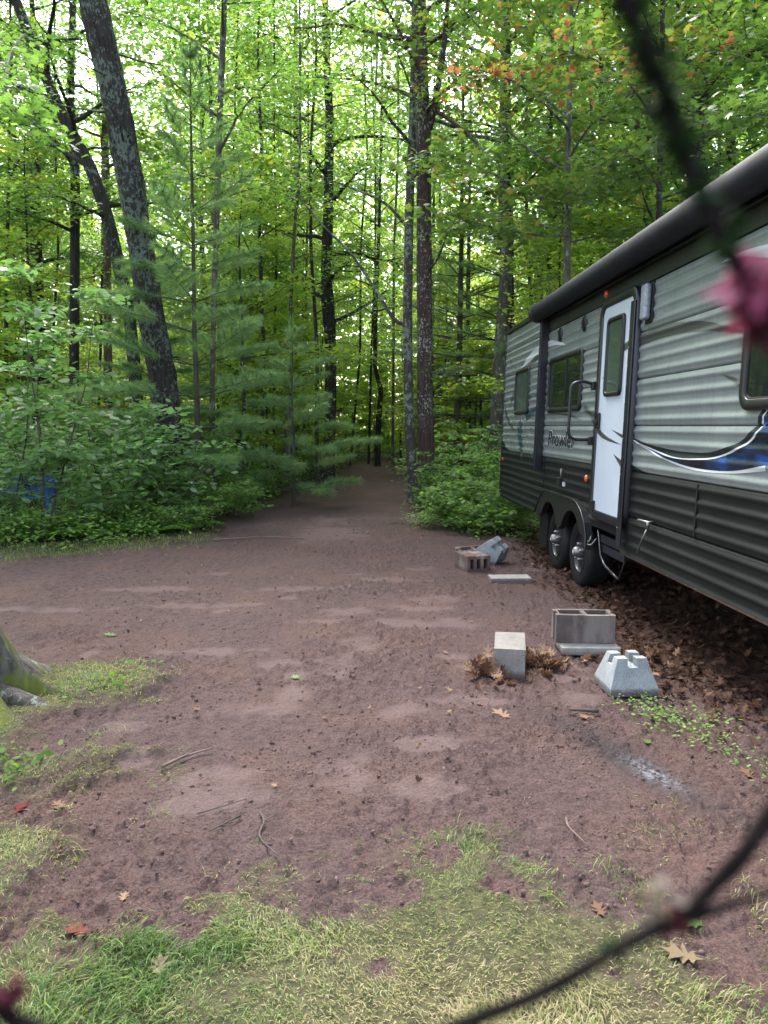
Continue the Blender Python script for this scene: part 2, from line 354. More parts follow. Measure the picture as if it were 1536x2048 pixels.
def rots(rng, N, tilt, az=None, up=None):
    """leaf frames: z = normal (up + noise), y = heading"""
    n = rng.normal(0, tilt, (N, 3)); n[:, 2] = 1 if up is None else up
    n /= np.linalg.norm(n, axis=1)[:, None]
    az = rng.uniform(0, 2 * math.pi, N) if az is None else az
    h = np.stack([np.cos(az), np.sin(az), np.zeros(N)], 1)
    y = h - n * (h * n).sum(1)[:, None]; y /= np.linalg.norm(y, axis=1)[:, None] + 1e-9
    x = np.cross(y, n)
    return np.stack([x, y, n], 2)
def cloud(tpl, pos, Rm, sc, tone):
    TV, TF = tpl; N = len(pos); k = len(TV)
    V = np.einsum('nij,kj->nki', Rm, TV) * np.asarray(sc)[:, None, None] + pos[:, None, :]
    F = (np.arange(N)[:, None, None] * k + TF[None]).reshape(-1, 3)
    return V.reshape(-1, 3), F, np.repeat(tone, k)

# ---------------------------------------------------------------- generic broadleaf tree
def trunk_interp(path, z):
    P = np.array([q[:3] for q in path]); return np.array([np.interp(z, P[:, 2], P[:, i]) for i in range(3)]), np.interp(z, P[:, 2], [q[3] for q in path])
def wavy(rng, p0, d, L, n, droop=0.0, wob=.06):
    pts = [np.array(p0, float)]; d = np.array(d, float); d /= np.linalg.norm(d)
    for i in range(n):
        d = d + rng.normal(0, wob, 3) + np.array([0, 0, -droop / n]); d /= np.linalg.norm(d)
        pts.append(pts[-1] + d * L / n)
    return np.array(pts)
def bark_trunk(acc, path, n=14, rough=.06, seed=0, flare=0.0):
    fine = n >= 30
    if fine: n = n * 2
    P = np.array([q[:3] for q in path], float); Rr = np.array([q[3] for q in path], float)
    zz = np.linspace(0, 1, max(16, int((P[-1, 2] - P[0, 2]) / (.07 if fine else .22))))
    s = np.linspace(0, 1, len(P))
    def cr(vals):
        from_ = np.interp(zz, s, vals); k = np.array([1, 2, 1]) / 4
        sm = from_.copy()
        for _ in range(3): sm[1:-1] = np.convolve(sm, k, 'valid')
        return sm
    C = np.stack([cr(P[:, i]) for i in range(3)], 1); r = cr(Rr)
    r = r * (1 + flare * np.exp(-np.maximum(C[:, 2] - C[0, 2], 0) / .18))
    V, F, T = tube_arr(C, r, n, False)
    if rough > 0:
        V3 = V.reshape(len(C), n, 3); th = np.arange(n)[None, :] / n * 7.0; h = C[:, 2][:, None]
        nz = vnoise(th + seed * 3.1 + 0 * h, h * .8 + 0 * th, 1.0, seed) - .5
        nz = nz + .5 * (vnoise(th * 2.2 + 0 * h, h * 1.4 + 0 * th, 1.0, seed + 5) - .5)
        if fine:
            rd = vnoise(th * 4.6 + .35 * np.sin(h * 3), h * 2.4 + 0 * th, 1.0, seed + 9); nz = nz + 1.1 * (np.abs(rd - .5) * 2 - .5) * .8 + .35 * (vnoise(th * 9, h * 9 + 0 * th, 1.0, seed + 3) - .5)
        lob = flare * .35 * np.exp(-np.maximum(h - C[0, 2], 0) / .25) * np.cos(th * 5 + seed)
        ctr = C[:, None, :]; V = (ctr + (V3 - ctr) * (1 + rough * 2.2 * nz + lob)[:, :, None]).reshape(-1, 3)
    acc.add(V, F)
def grow(seed, path, zb, zt, nlimb, Lmax, leaves, lsize=.10, tpl=KITE, sub=5, shape='round', up=.45, droop=.25, trunk_n=10,
         tilt=.42, spread=.26, rough=.05, flare=.25, azr=None, tone=(0.15, .8), tone_top=0.0, dead=0, limb_r=.32, twigs=True):
    rng = np.random.default_rng(seed); T = Acc(); pos = []
    bark_trunk(T, path, trunk_n, rough, seed, flare)
    az = rng.uniform(0, 6.28)
    for i in range(nlimb):
        f = (i + rng.uniform(.1, .9)) / nlimb; z = zb + (zt - zb) * f
        az = az + 2.4 + rng.normal(0, .35)
        aa = az if azr is None else rng.uniform(*azr)
        L = Lmax * {'round': .45 + .55 * math.sin(math.pi * min(1, f * .85 + .15)), 'cone': 1 - .75 * f, 'top': .5 + .5 * f, 'flat': 1}[shape] * rng.uniform(.7, 1.15)
        c, r = trunk_interp(path, z); u = up * rng.uniform(.5, 1.4) + f * .35
        B = wavy(rng, c, (math.cos(aa), math.sin(aa), u), L, 6, droop, .10)
        r0 = max(.008, min(r * limb_r * 1.6, r * .7) * (L / Lmax) ** .5)
        T.tube(B, np.linspace(r0, .005, 7), 5)
        for j in range(sub):
            g = .25 + .75 * (j + rng.uniform(.2, .8)) / sub; k = g * 6; k0 = min(5, int(k)); q = B[k0] * (1 - (k - k0)) + B[k0 + 1] * (k - k0)
            dl = B[k0 + 1] - B[k0]; dl /= np.linalg.norm(dl); sg = 1 if j % 2 else -1; an = sg * rng.uniform(.5, 1.1)
            dv = np.array([dl[0] * math.cos(an) - dl[1] * math.sin(an), dl[0] * math.sin(an) + dl[1] * math.cos(an), dl[2] * .6 + rng.normal(0, .12)])
            l2 = L * .42 * rng.uniform(.6, 1.1) * (1.15 - .5 * g)
            C2 = wavy(rng, q, dv, l2, 4, droop * .8, .12)
            if twigs: T.tube(C2, np.linspace(max(.004, r0 * .35), .003, 5), 3)
            for tt in (1, 2, 3, 4): pos.append(C2[tt])
        pos.append(B[5]); pos.append(B[6]); pos.append(B[4])
    for _ in range(dead):
        z = rng.uniform(path[0][2] + 1.2, zb); c, r = trunk_interp(path, z); aa = rng.uniform(0, 6.28)
        B = wavy(rng, c, (math.cos(aa), math.sin(aa), .2), rng.uniform(.4, 1.3), 4, .2, .15); T.tube(B, np.linspace(max(.006, r * .12), .003, 5), 4)
    pos = np.array(pos); idx = rng.integers(0, len(pos), leaves)
    cl_t = rng.uniform(-.18, .18, len(pos))
    off = rng.normal(0, 1, (leaves, 3)) * np.array([spread, spread, spread * .28])
    P = pos[idx] + off; P[:, 2] -= np.hypot(off[:, 0], off[:, 1]) * .18
    tn = rng.uniform(tone[0], tone[1], leaves) + cl_t[idx]
    if tone_top: tn += tone_top * (P[:, 2] - zb) / max(.1, zt - zb)
    Rm = rots(rng, leaves, tilt)
    L = cloud(tpl, P, Rm, lsize * rng.uniform(.5, 1.3, leaves), np.clip(tn, 0, 1))
    return T, L
def tree_obj(name, T, L, bark, leaf, loc=(0, 0, 0), rz=0.0):
    e_ = empty(name, loc, rz)
    T.obj('trunk', bark, e_)
    if L is not None: np_obj('crown', L[0], L[1], leaf, e_, {'tone': L[2]})
    return e_
def copy_tree(src, loc, rz, sc=1.0):
    c = src.copy(); COL.objects.link(c); c.location = loc; c.rotation_euler = (0, 0, rz); c.scale = (sc, sc, sc)
    for ch in list(src.children):
        d = ch.copy(); COL.objects.link(d); d.parent = c
    return c
def straight(rng, h, r, lean=.03, wob=.06):
    zs = np.linspace(0, h, 9); x = np.cumsum(rng.normal(lean, wob, 9)) ; y = np.cumsum(rng.normal(0, wob, 9)); x -= x[0]; y -= y[0]
    return [(x[i], y[i], zs[i] - (.1 if i == 0 else 0), r * (1 - .82 * zs[i] / h)) for i in range(9)]

# ---------------------------------------------------------------- travel trailer (local: x = away along wall, y = out towards yard, z = up)
aR, ph = R(1.8), R(1.8)
Ua = Vector((-math.sin(aR), math.cos(aR), 0)); Wa = Vector((math.sin(ph) * math.cos(aR), math.sin(ph) * math.sin(aR), math.cos(ph))); Na = Ua.cross(Wa)
tr = empty('travel_trailer'); tr.matrix_world = Matrix(((Ua.x, -Na.x, Wa.x, 1.84), (Ua.y, -Na.y, Wa.y, 7.38), (Ua.z, -Na.z, Wa.z, 0), (0, 0, 0, 1)))
tag(tr, 'grey corrugated travel trailer with white door and rolled black awning', 'travel trailer')
def siding(name, c0, c1, rough):
    m, t, p, o = new_mat(name)
    mtl = .25 if c0[0] > .1 else .0
    n = noise(t, 1.5, 6, .65, stretch=(1, 1, 2.0)); c = ramp(t, n, [(.3, c0), (.7, c1)])
    st = noise(t, 26, 4, .6, stretch=(1, 1, .06)); c = mixc(t, ramp(t, st, [(.5, 0.0), (.8, .32)]), c, tuple(v * .55 for v in c0))
    t.links.new(c, p.inputs['Base Color']); p.inputs['Roughness'].default_value = rough; p.inputs['Metallic'].default_value = mtl
    p.inputs['Specular IOR Level'].default_value = .6 if mtl else .12; bump(t, p, noise(t, 300, 3, .5), .05, .001); return m
M['side_pale'] = siding('side_pale', (0.18, 0.205, 0.205), (0.25, 0.28, 0.275), .22)
M['side_dark'] = siding('side_dark', (0.008, 0.009, 0.009), (0.015, 0.017, 0.016), .55)
M['awn_rail_shade'] = siding('awn_rail_shade', (0.022, 0.026, 0.021), (0.035, 0.04, 0.033), .45)  # dark olive of the strip, with the awning's shade mixed into the colour
M['black_metal'] = plain('black_metal', (0.015, 0.016, 0.022), .32, .3, .2, 9)
M['black_plastic'] = plain('black_plastic', (0.010, 0.010, 0.010), .42, 0, .25, 12, .1, 300, .35)
M['door_white'] = plain('door_white', (0.40, 0.45, 0.52), .35, 0, .05, 3, .06, 400)
M['glass_dark'] = plain('glass_dark', (0.012, 0.016, 0.013), .03, 0, .1, 2, spec=.8)
M['glass_tint'] = plain('glass_tint', (0.045, 0.065, 0.05), .06, 0, .15, 2, spec=.6)
M['awn_fabric'] = plain('awn_fabric', (0.014, 0.015, 0.019), .6, 0, .3, 8, .15, 90, .15)
M['chrome'] = plain('chrome', (0.24, 0.24, 0.24), .5, 1.0, .1, 20)
M['rubber'] = plain('rubber', (0.008, 0.008, 0.009), .6, 0, .35, 18, .15, 160, .25)
M['amber'] = plain('amber', (0.55, 0.10, 0.02), .2, 0, .1, 60, spec=.6)
M['red_lens'] = plain('red_lens', (0.35, 0.01, 0.02), .2, 0, .1, 60)
M['grey_plastic'] = plain('grey_plastic', (0.30, 0.32, 0.34), .4, 0, .15, 20)
M['roof_white'] = plain('roof_white', (0.45, 0.45, 0.42), .7, 0, .3, 5)
M['rust'] = plain('rust', (0.09, 0.045, 0.03), .8, .2, .4, 20)
M['tank'] = plain('tank', (0.45, 0.44, 0.40), .6, 0, .2, 10)
def prof(z):
    f = ((np.asarray(z, float) - .8495) / .3525); fr = f - np.floor(f); tt = (fr * 4) % 1.0
    o = .0110 * (.5 - .5 * np.cos(2 * math.pi * tt)) ** 2.2 + .0020 * (.5 - .5 * np.cos(4 * math.pi * tt + 1.0))
    return o - .016 * np.exp(-(np.minimum(fr, 1 - fr) / .014) ** 2)
UE, UF = 4.05, -5.0
def wall_poly(name, outline, mat, off=0.0, smooth=True, step=.0055, corr=True):
    """outline (u,z) polygon laid over the corrugated wall"""
    bm = bmesh.new(); z0 = min(q[1] for q in outline); z1 = max(q[1] for q in outline)
    vs = [bm.verts.new((u, 0, z)) for u, z in outline]
    tri = geometry.tessellate_polygon([[Vector((u, z, 0)) for u, z in outline]])
    for f in tri:
        try: bm.faces.new([vs[i] for i in f])
        except ValueError: pass
    if corr:
        z = z0 + step
        while z < z1 - 1e-4:
            bmesh.ops.bisect_plane(bm, geom=bm.verts[:] + bm.edges[:] + bm.faces[:], plane_co=(0, 0, z), plane_no=(0, 0, 1)); z += step
        for v in bm.verts: v.co.y = float(prof(v.co.z)) + off
    else:
        for v in bm.verts: v.co.y = off
    bmesh.ops.recalc_face_normals(bm, faces=bm.faces[:])
    if sum(f.normal.y for f in bm.faces) < 0: bmesh.ops.reverse_faces(bm, faces=bm.faces[:])
    return bm_obj(name, bm, mat, tr, False)
def panel(z0, z1, u0, u1, mat, label=None):
    zz = np.linspace(z0, z1, 68); uu = np.array([u0, (u0 + u1) / 2, u1])
    U_, Z_ = np.meshgrid(uu, zz); V = np.stack([U_.ravel(), prof(Z_.ravel()), Z_.ravel()], 1)
    i = (np.arange(67)[:, None] * 3 + np.arange(2)[None, :]).ravel(); F = np.stack([i, i + 3, i + 4, i + 1], 1)
    F = F[:, ::-1] if False else F
    o = np_obj('siding_panel', V, F, mat, tr, None, True)
    if label: o['label'] = label
    return o
sm = .3525
for k in range(0, 5):
    z0 = .8495 + sm * k; z1 = z0 + sm
    if k == 0: panel(z0, z1, UF, UE, M['side_dark'], 'dark charcoal lower siding strip')
    elif k == 5: pass
    else: panel(z0, z1, UF, UE, M['side_pale'])
panel(2.612, 2.88, 1.6, UE, M['side_pale'], 'short top siding strip behind the awning arm')
wall_poly('awning_rail_shade', [(UF, 2.614), (1.6, 2.614), (1.6, 2.88), (UF, 2.88)], M['awn_rail_shade'], .004, False, 1, False)['label'] = 'dull olive grey strip above the siding, awning shade painted into its colour'
# lowest dark panel with the wheel arches and the step recess
def arc(cx_, cz_, r, a0, a1, n): return [(cx_ + r * math.cos(R(a0 + (a1 - a0) * i / n)), cz_ + r * math.sin(R(a0 + (a1 - a0) * i / n))) for i in range(n + 1)]
low = [(UF, .555), (-1.29, .545), (-1.29, .66), (-.50, .66), (-.50, .55), (-.38, .55), (-.38, .60), (-.30, .70), (0, .78), (.87, .78), (1.2, .70), (1.28, .60), (1.3, .54), (1.75, .545), (2.96, .51), (UE, .517), (UE, .8495), (UF, .8495)]
wall_poly('siding_panel', low, M['side_dark'], 0, True, .007)['label'] = 'dark streaked bottom skirt cut around the wheels'
# body shell, roof
bm = bmesh.new(); add_box(bm, UF, UE, -2.40, -.012, .86, 2.878); bm_obj('body', bm, M['side_dark'], tr)
bm = bmesh.new(); add_box(bm, UF, -1.3, -2.40, -.03, .58, .858); add_box(bm, 1.32, UE, -2.4, -.03, .56, .858); add_box(bm, -1.3, 1.32, -2.4, -.55, .58, .858)
add_box(bm, UF, UE, -.62, -.56, .46, .575); add_box(bm, UF, UE, -2.0, -1.94, .46, .575); bm_obj('chassis', bm, M['black_metal'], tr)
bm = bmesh.new(); add_box(bm, UF - .02, UE + .03, -2.43, .02, 2.882, 2.915, .01); bm_obj('roof', bm, M['roof_white'], tr)
bm = bmesh.new(); add_box(bm, 1.62, UE + .035, .021, .036, 2.862, 2.912, .003); bm_obj('roof_trim', bm, M['black_plastic'], tr)
bm = bmesh.new(); add_box(bm, UE + .001, UE + .018, -.05, .016, .52, 2.86, .004); bm_obj('corner_trim', bm, M['black_metal'], tr)
bm = bmesh.new(); add_box(bm, UF, -1.30, -.01, .006, .535, .552); bm_obj('rusty_edge', bm, M['rust'], tr)
# awning
def lathe(profile, axis_o, axis, n=40):
    """profile [(r, h)], axis unit along +axis ; returns Acc"""
    A = Acc(); ax = Vector(axis); q = ax.to_track_quat('Z', 'Y').to_matrix(); th = np.arange(n) * 2 * math.pi / n
    V = []
    for r_, h_ in profile: V.append(np.stack([r_ * np.cos(th), r_ * np.sin(th), np.full(n, h_)], 1))
    V = np.concatenate(V) @ np.array(q).T + np.array(axis_o)
    m_ = len(profile); i = (np.arange(m_ - 1)[:, None]) * n; j = np.arange(n)[None, :]; j2 = (j + 1) % n
    A.add(V, np.stack([i + j, i + j2, i + n + j2, i + n + j], -1).reshape(-1, 4)); return A
aw = lathe([(0.0, 0), (.095, 0), (.097, .2), (.0955, 1), (.097, 3), (.096, 5), (.0965, 6.35), (.095, 6.4), (0, 6.4)], (-4.9, .13, 2.825), (1, 0, 0), 48)
o = aw.obj('awning_roll', M['awn_fabric'], tr)
bm = bmesh.new(); add_box(bm, -4.9, 1.5, .005, .13, 2.905, 2.918, .003); bm_obj('awning_cover', bm, M['awn_fabric'], tr)
bm = bmesh.new(); add_box(bm, -4.9, 1.5, .010, .05, 2.73, 2.80, .006); bm_obj('fascia', bm, M['black_metal'], tr)
lathe([(0, 0), (.105, 0), (.112, .01), (.112, .06), (.10, .075), (0, .075)], (1.50, .13, 2.82), (1, 0, 0), 40).obj('end_cap', M['black_plastic'], tr)
bm = bmesh.new(); add_box(bm, 1.49, 1.505, .010, .095, 1.05, 2.74, .003); add_box(bm, 1.56, 1.575, .010, .095, 1.05, 2.74, .003); add_box(bm, 1.505, 1.56, .012, .055, 1.06, 2.74, .002)
add_box(bm, 1.495, 1.57, .06, .085, 1.08, 2.72, .004)
arm = bm_obj('awning_arm', bm, M['black_metal'], tr)
for z in (1.09, 1.14, 1.44, 2.62):
    lathe([(0, .004), (.006, .004), (.008, 0)], (1.532, .086, z), (0, 1, 0), 10).obj('rivet', M['chrome'], arm)
# windows
def rrect(u0, u1, z0, z1, r, n=6):
    P = []
    for cx_, cz_, a0 in ((u1 - r, z1 - r, 0), (u0 + r, z1 - r, 90), (u0 + r, z0 + r, 180), (u1 - r, z0 + r, 270)):
        for i in range(n + 1): a_ = R(a0 + 90 * i / n); P.append((cx_ + r * math.cos(a_), cz_ + r * math.sin(a_)))
    return P
def ring(name, u0, u1, z0, z1, r, wd, o0, o1, mat, parent, bev=.006):
    A = rrect(u0, u1, z0, z1, r); B = rrect(u0 + wd, u1 - wd, z0 + wd, z1 - wd, max(.012, r - wd * .7)); n = len(A)
    A2 = rrect(u0 + bev, u1 - bev, z0 + bev, z1 - bev, r); B2 = rrect(u0 + wd - bev, u1 - wd + bev, z0 + wd - bev, z1 - wd + bev, max(.014, r - wd * .7))
    V = [(u, o0, z) for u, z in A] + [(u, o1 - bev, z) for u, z in A] + [(u, o1, z) for u, z in A2] + [(u, o1, z) for u, z in B2] + [(u, o1 - bev, z) for u, z in B] + [(u, o0, z) for u, z in B]
    F = []
    for k in range(5):
        for i in range(n): j = (i + 1) % n; F.append((k * n + i, k * n + j, (k + 1) * n + j, (k + 1) * n + i))
    return np_obj(name, np.array(V), np.array(F)[:, ::-1], mat, parent)
def flat_poly(name, P, o, mat, parent, th=.004):
    bm = bmesh.new(); f = bm.faces.new([bm.verts.new((u, o - th, z)) for u, z in P])
    r = bmesh.ops.extrude_face_region(bm, geom=[f])
    for v in r['geom']:
        if isinstance(v, bmesh.types.BMVert): v.co.y = o
    bmesh.ops.recalc_face_normals(bm, faces=bm.faces[:]); return bm_obj(name, bm, mat, parent)
def window(u0, u1, z0, z1, r=.06, wd=.038, glass='glass_dark', mull=None, label=None):
    f = ring('window', u0, u1, z0, z1, r, wd, .002, .030, M['black_plastic'], tr)
    if label: f['label'] = label
    flat_poly('pane', rrect(u0 + wd * .7, u1 - wd * .7, z0 + wd * .7, z1 - wd * .7, r * .7), .014, M[glass], f)
    ring('seal', u0 + wd, u1 - wd, z0 + wd, z1 - wd, r * .6, .008, .0142, .022, M['rubber'], f, .002)
    if mull:
        for mu_ in mull:
            bm = bmesh.new(); add_box(bm, mu_ - .012, mu_ + .012, .0145, .024, z0 + wd, z1 - wd, .002); bm_obj('mullion', bm, M['black_plastic'], f)
    return f
window(2.36, 3.20, 1.70, 2.29, .06, .04, 'glass_tint', None, 'small rear window clouded with green dust')
window(.05, 1.345, 1.695, 2.29, .07, .045, 'glass_dark', [.62], 'wide middle window mirroring the trees')
window(-4.45, -3.075, 1.635, 2.235, .09, .06, 'glass_dark', None, 'large front window with thick black frame')
# graphics on the siding
def smooth(P, n=8):
    P = [np.array(p_, float) for p_ in P]; out = []
    Q = [2 * P[0] - P[1]] + P + [2 * P[-1] - P[-2]]
    for i in range(1, len(Q) - 2):
        p0, p1, p2, p3 = Q[i - 1:i + 3]
        for k in range(n):
            s = k / n; out.append(tuple(.5 * ((2 * p1) + (-p0 + p2) * s + (2 * p0 - 5 * p1 + 4 * p2 - p3) * s * s + (-p0 + 3 * p1 - 3 * p2 + p3) * s ** 3)))
    out.append(tuple(P[-1])); return out
def deca(A, B, mat, label, off=.0022, corr=True, o=None):
    P = smooth(A) + smooth(B)[::-1]
    Q = [P[0]]
    for q in P[1:]:
        if (q[0] - Q[-1][0]) ** 2 + (q[1] - Q[-1][1]) ** 2 > 1e-7: Q.append(q)
    if (Q[0][0] - Q[-1][0]) ** 2 + (Q[0][1] - Q[-1][1]) ** 2 < 1e-7: Q.pop()
    g = wall_poly('graphic', Q, mat, off if corr else o, True, .0055, corr); g['label'] = label; return g
M['gr_grey'] = plain('gr_grey', (0.055, 0.058, 0.055), .35, .1, .15, 4)
M['gr_black'] = plain('gr_black', (0.018, 0.02, 0.024), .22, .1, .2, 3)
M['gr_white'] = plain('gr_white', (0.46, 0.48, 0.50), .3, 0, .05, 3)
M['gr_teal'] = plain('gr_teal', (0.035, 0.06, 0.075), .3, .1, .3, 3)
m, t, p, o_ = new_mat('gr_blue')
c = ramp(t, noise(t, 2.6, 3, .6, stretch=(1, 1, 3.5)), [(.45, (0.010, 0.013, 0.018)), (.57, (0.014, 0.03, 0.08)), (.68, (0.02, 0.06, 0.20))]); t.links.new(c, p.inputs['Base Color']); p.inputs['Roughness'].default_value = .22; M['gr_blue'] = m
deca([(-1.43, 2.235), (-1.7, 2.25), (-1.95, 2.253), (-2.458, 2.205), (-2.8, 2.135), (-3.09, 2.063)], [(-1.43, 2.155), (-1.924, 2.172), (-2.47, 2.14), (-2.8, 2.10), (-3.09, 2.047)], M['gr_grey'], 'dark grey arch swooping from door to front window')
deca([(-2.787, 1.857), (-2.95, 1.826), (-3.08, 1.797)], [(-2.787, 1.857), (-2.908, 1.818), (-3.08, 1.755)], M['gr_grey'], 'small dark claw stripe beside the front window')
deca([(-2.675, 2.514), (-2.846, 2.528), (-3.209, 2.50), (-3.7, 2.42)], [(-2.675, 2.514), (-2.966, 2.485), (-3.218, 2.43), (-3.7, 2.31)], M['gr_white'], 'white blade stripe above the front window')
deca([(-2.675, 2.512), (-2.966, 2.483), (-3.218, 2.428), (-3.7, 2.31)], [(-2.675, 2.512), (-2.95, 2.45), (-3.2, 2.38), (-3.7, 2.22)], M['gr_grey'], 'grey shadow stripe under the white blade')
# big lower swoosh: black outer edge, white pinstripes, blue centre
topc = [(-1.425, 1.458), (-1.8, 1.415), (-2.214, 1.388), (-2.55, 1.385), (-2.80, 1.402), (-3.08, 1.462), (-3.24, 1.545), (-3.30, 1.64)]
pin = [(-1.425, 1.445), (-1.8, 1.39), (-2.214, 1.345), (-2.6, 1.350), (-2.85, 1.376), (-3.10, 1.438), (-3.27, 1.52), (-3.345, 1.64)]
pin2 = [(-1.425, 1.440), (-1.8, 1.380), (-2.214, 1.337), (-2.6, 1.341), (-2.85, 1.366), (-3.11, 1.428), (-3.285, 1.515), (-3.36, 1.64)]
botc = [(-1.425, 1.434), (-1.65, 1.395), (-1.886, 1.355), (-2.307, 1.300), (-2.662, 1.285), (-3.04, 1.298), (-3.395, 1.345), (-4.0, 1.46)]
deca(topc, pin, M['gr_black'], 'black outer curve of the big swoosh')
deca(pin, pin2, M['gr_white'], 'thin white pinstripe inside the big swoosh', .0026)
deca(pin2, botc[:6] + [(-3.395, 1.345), (-4.2, 1.50)], M['gr_blue'], 'blue and black marbled crescent')
deca([(-1.5, 1.428), (-1.886, 1.358), (-2.307, 1.302), (-2.662, 1.286), (-3.04, 1.298), (-3.395, 1.347)], [(-1.5, 1.422), (-1.886, 1.347), (-2.307, 1.288), (-2.662, 1.272), (-3.04, 1.284), (-3.395, 1.318)], M['gr_white'], 'white lower pinstripe widening to a point', .003)
# left graphics
deca([(-.03, 1.755), (-.22, 1.70), (-.37, 1.655), (-.50, 1.585)], [(-.03, 1.70), (-.2, 1.66), (-.35, 1.59), (-.50, 1.51)], M['gr_grey'], 'dark stripe running down into the door')
deca([(1.50, 1.684), (1.1, 1.690), (.787, 1.687), (.333, 1.655), (-.03, 1.59)], [(1.50, 1.676), (1.1, 1.68), (.784, 1.668), (.33, 1.638), (-.03, 1.59)], M['gr_grey'], 'thin dark crescent below the middle window')
deca([(.691, 2.378), (.951, 2.437), (1.403, 2.502), (2.005, 2.490), (2.463, 2.443), (2.95, 2.300)], [(.691, 2.378), (1.111, 2.425), (1.46, 2.439), (1.985, 2.405), (2.442, 2.354), (2.95, 2.300)], M['gr_white'], 'white arch curving over the rear window')
deca([(2.0, 2.40), (2.45, 2.34), (2.95, 2.28), (3.35, 2.05), (3.6, 1.80)], [(2.0, 2.35), (2.45, 2.28), (2.9, 2.18), (3.25, 2.0), (3.6, 1.80)], M['gr_grey'], 'faint grey arch behind the rear window')
deca([(1.60, 1.80), (1.963, 1.775), (2.30, 1.74), (2.5, 1.70)], [(1.60, 1.70), (1.943, 1.695), (2.25, 1.66), (2.5, 1.60)], M['gr_teal'], 'dark teal stripe below the rear window')
deca([(2.85, 1.62), (2.96, 1.50), (2.90, 1.36), (2.60, 1.10)], [(2.70, 1.62), (2.70, 1.46), (2.62, 1.32), (2.60, 1.10)], M['gr_teal'], 'dark teal blade running down from the rear window')
deca([(2.80, 1.69), (2.66, 1.515), (2.35, 1.36), (1.9, 1.12)], [(2.77, 1.69), (2.64, 1.505), (2.32, 1.35), (1.9, 1.12)], M['gr_white'], 'long thin white scratch stripe', .003)
deca([(2.57, 1.69), (2.495, 1.563), (2.30, 1.48), (2.134, 1.429)], [(2.54, 1.69), (2.47, 1.555), (2.28, 1.47), (2.134, 1.429)], M['gr_white'], 'short thin white scratch stripe', .003)
deca([(3.95, 1.85), (3.70, 1.68), (3.40, 1.56), (2.98, 1.481)], [(3.95, 1.74), (3.75, 1.63), (3.45, 1.53), (2.98, 1.481)], M['gr_grey'], 'dark stripe at the rear corner')
deca([(-1.42, 1.262), (-1.58, 1.228), (-1.80, 1.203)], [(-1.42, 1.2025), (-1.6, 1.2025), (-1.80, 1.2025)], M['side_dark'], 'dark spur of the lower colour right of the door')
deca([(4.04, 1.36), (3.8, 1.27), (3.45, 1.203)], [(4.04, 1.2025), (3.8, 1.2025), (3.45, 1.2025)], M['side_dark'], 'dark spur of the lower colour at the rear corner')
# door
bm = bmesh.new()
dr = flat_poly('door', rrect(-1.330, -.590, .778, 2.567, .10), .036, M['door_white'], tr, .03)
df = ring('door_frame', -1.425, -.520, .745, 2.625, .13, .075, .002, .050, M['black_metal'], tr)
bm = bmesh.new(); add_box(bm, -1.427, -1.335, .052, .066, .60, 2.50, .005); hg = bm_obj('hinge_rail', bm, M['black_metal'], df)
for z in np.arange(.75, 2.45, .14): lathe([(0, .003), (.005, .003), (.006, 0)], (-1.352, .0665, float(z)), (0, 1, 0), 8).obj('screw', M['chrome'], df, True)
ring('door_window', -1.165, -.745, 1.795, 2.445, .05, .036, .037, .058, M['black_plastic'], dr)
flat_poly('door_pane', rrect(-1.145, -.765, 1.815, 2.425, .04), .044, M['glass_tint'], dr)
def dgr(P, mat, label):
    g = flat_poly('graphic', P, .0375, mat, dr, .001); g['label'] = label
dgr([(-1.150, 2.195), (-1.329, 2.225), (-1.329, 2.16), (-1.150, 2.14)], M['gr_grey'], 'dark end of the arch on the door')
dgr([(-.60, 1.56), (-.72, 1.50), (-.90, 1.455), (-1.234, 1.402), (-.95, 1.42), (-.75, 1.445), (-.60, 1.49)], M['gr_grey'], 'dark blade crossing the lower door')
dgr([(-.966, 1.523), (-1.329, 1.47), (-1.329, 1.435)], M['gr_grey'], 'short pointed spur on the door edge')
dgr([(-1.065, 1.32), (-1.24, 1.285), (-1.329, 1.265), (-1.329, 1.13), (-1.27, 1.219)], M['gr_grey'], 'lower pointed spur on the door edge')
dgr([(-.64, 1.955), (-.74, 1.975), (-.74, 1.99)], M['gr_black'], 'tiny dark tick left of the door window')
bm = bmesh.new(); add_box(bm, -.675, -.595, .037, .058, 1.53, 1.665, .01); lt = bm_obj('door_latch', bm, M['black_plastic'], dr)
bm = bmesh.new(); add_box(bm, -.66, -.61, .059, .085, 1.565, 1.60, .006); bm_obj('latch_paddle', bm, M['black_metal'], lt)
bm = bmesh.new(); add_box(bm, -.66, -.64, .037, .06, .80, .90, .004); add_box(bm, -.665, -.635, .06, .075, .86, .90, .004); bm_obj('door_holder', bm, M['black_plastic'], dr)
# grab handle
gh = None
HB = [(-.475, .05, 1.915), (-.475, .13, 1.935), (-.47, .20, 1.93), (-.465, .245, 1.90), (-.465, .255, 1.84), (-.465, .255, 1.66), (-.465, .255, 1.53), (-.465, .245, 1.46), (-.47, .20, 1.43), (-.475, .13, 1.425), (-.475, .05, 1.43)]
A = Acc(); A.tube(np.array(smooth(HB, 4)), np.full(len(smooth(HB, 4)), .0145), 12, True); gh = A.obj('grab_handle', M['black_metal'], tr)
for z in (1.905, 1.42):
    bm = bmesh.new(); add_box(bm, -.51, -.445, .008, .075, z - .04, z + .035, .008); bm_obj('handle_mount', bm, M['black_plastic'], gh)
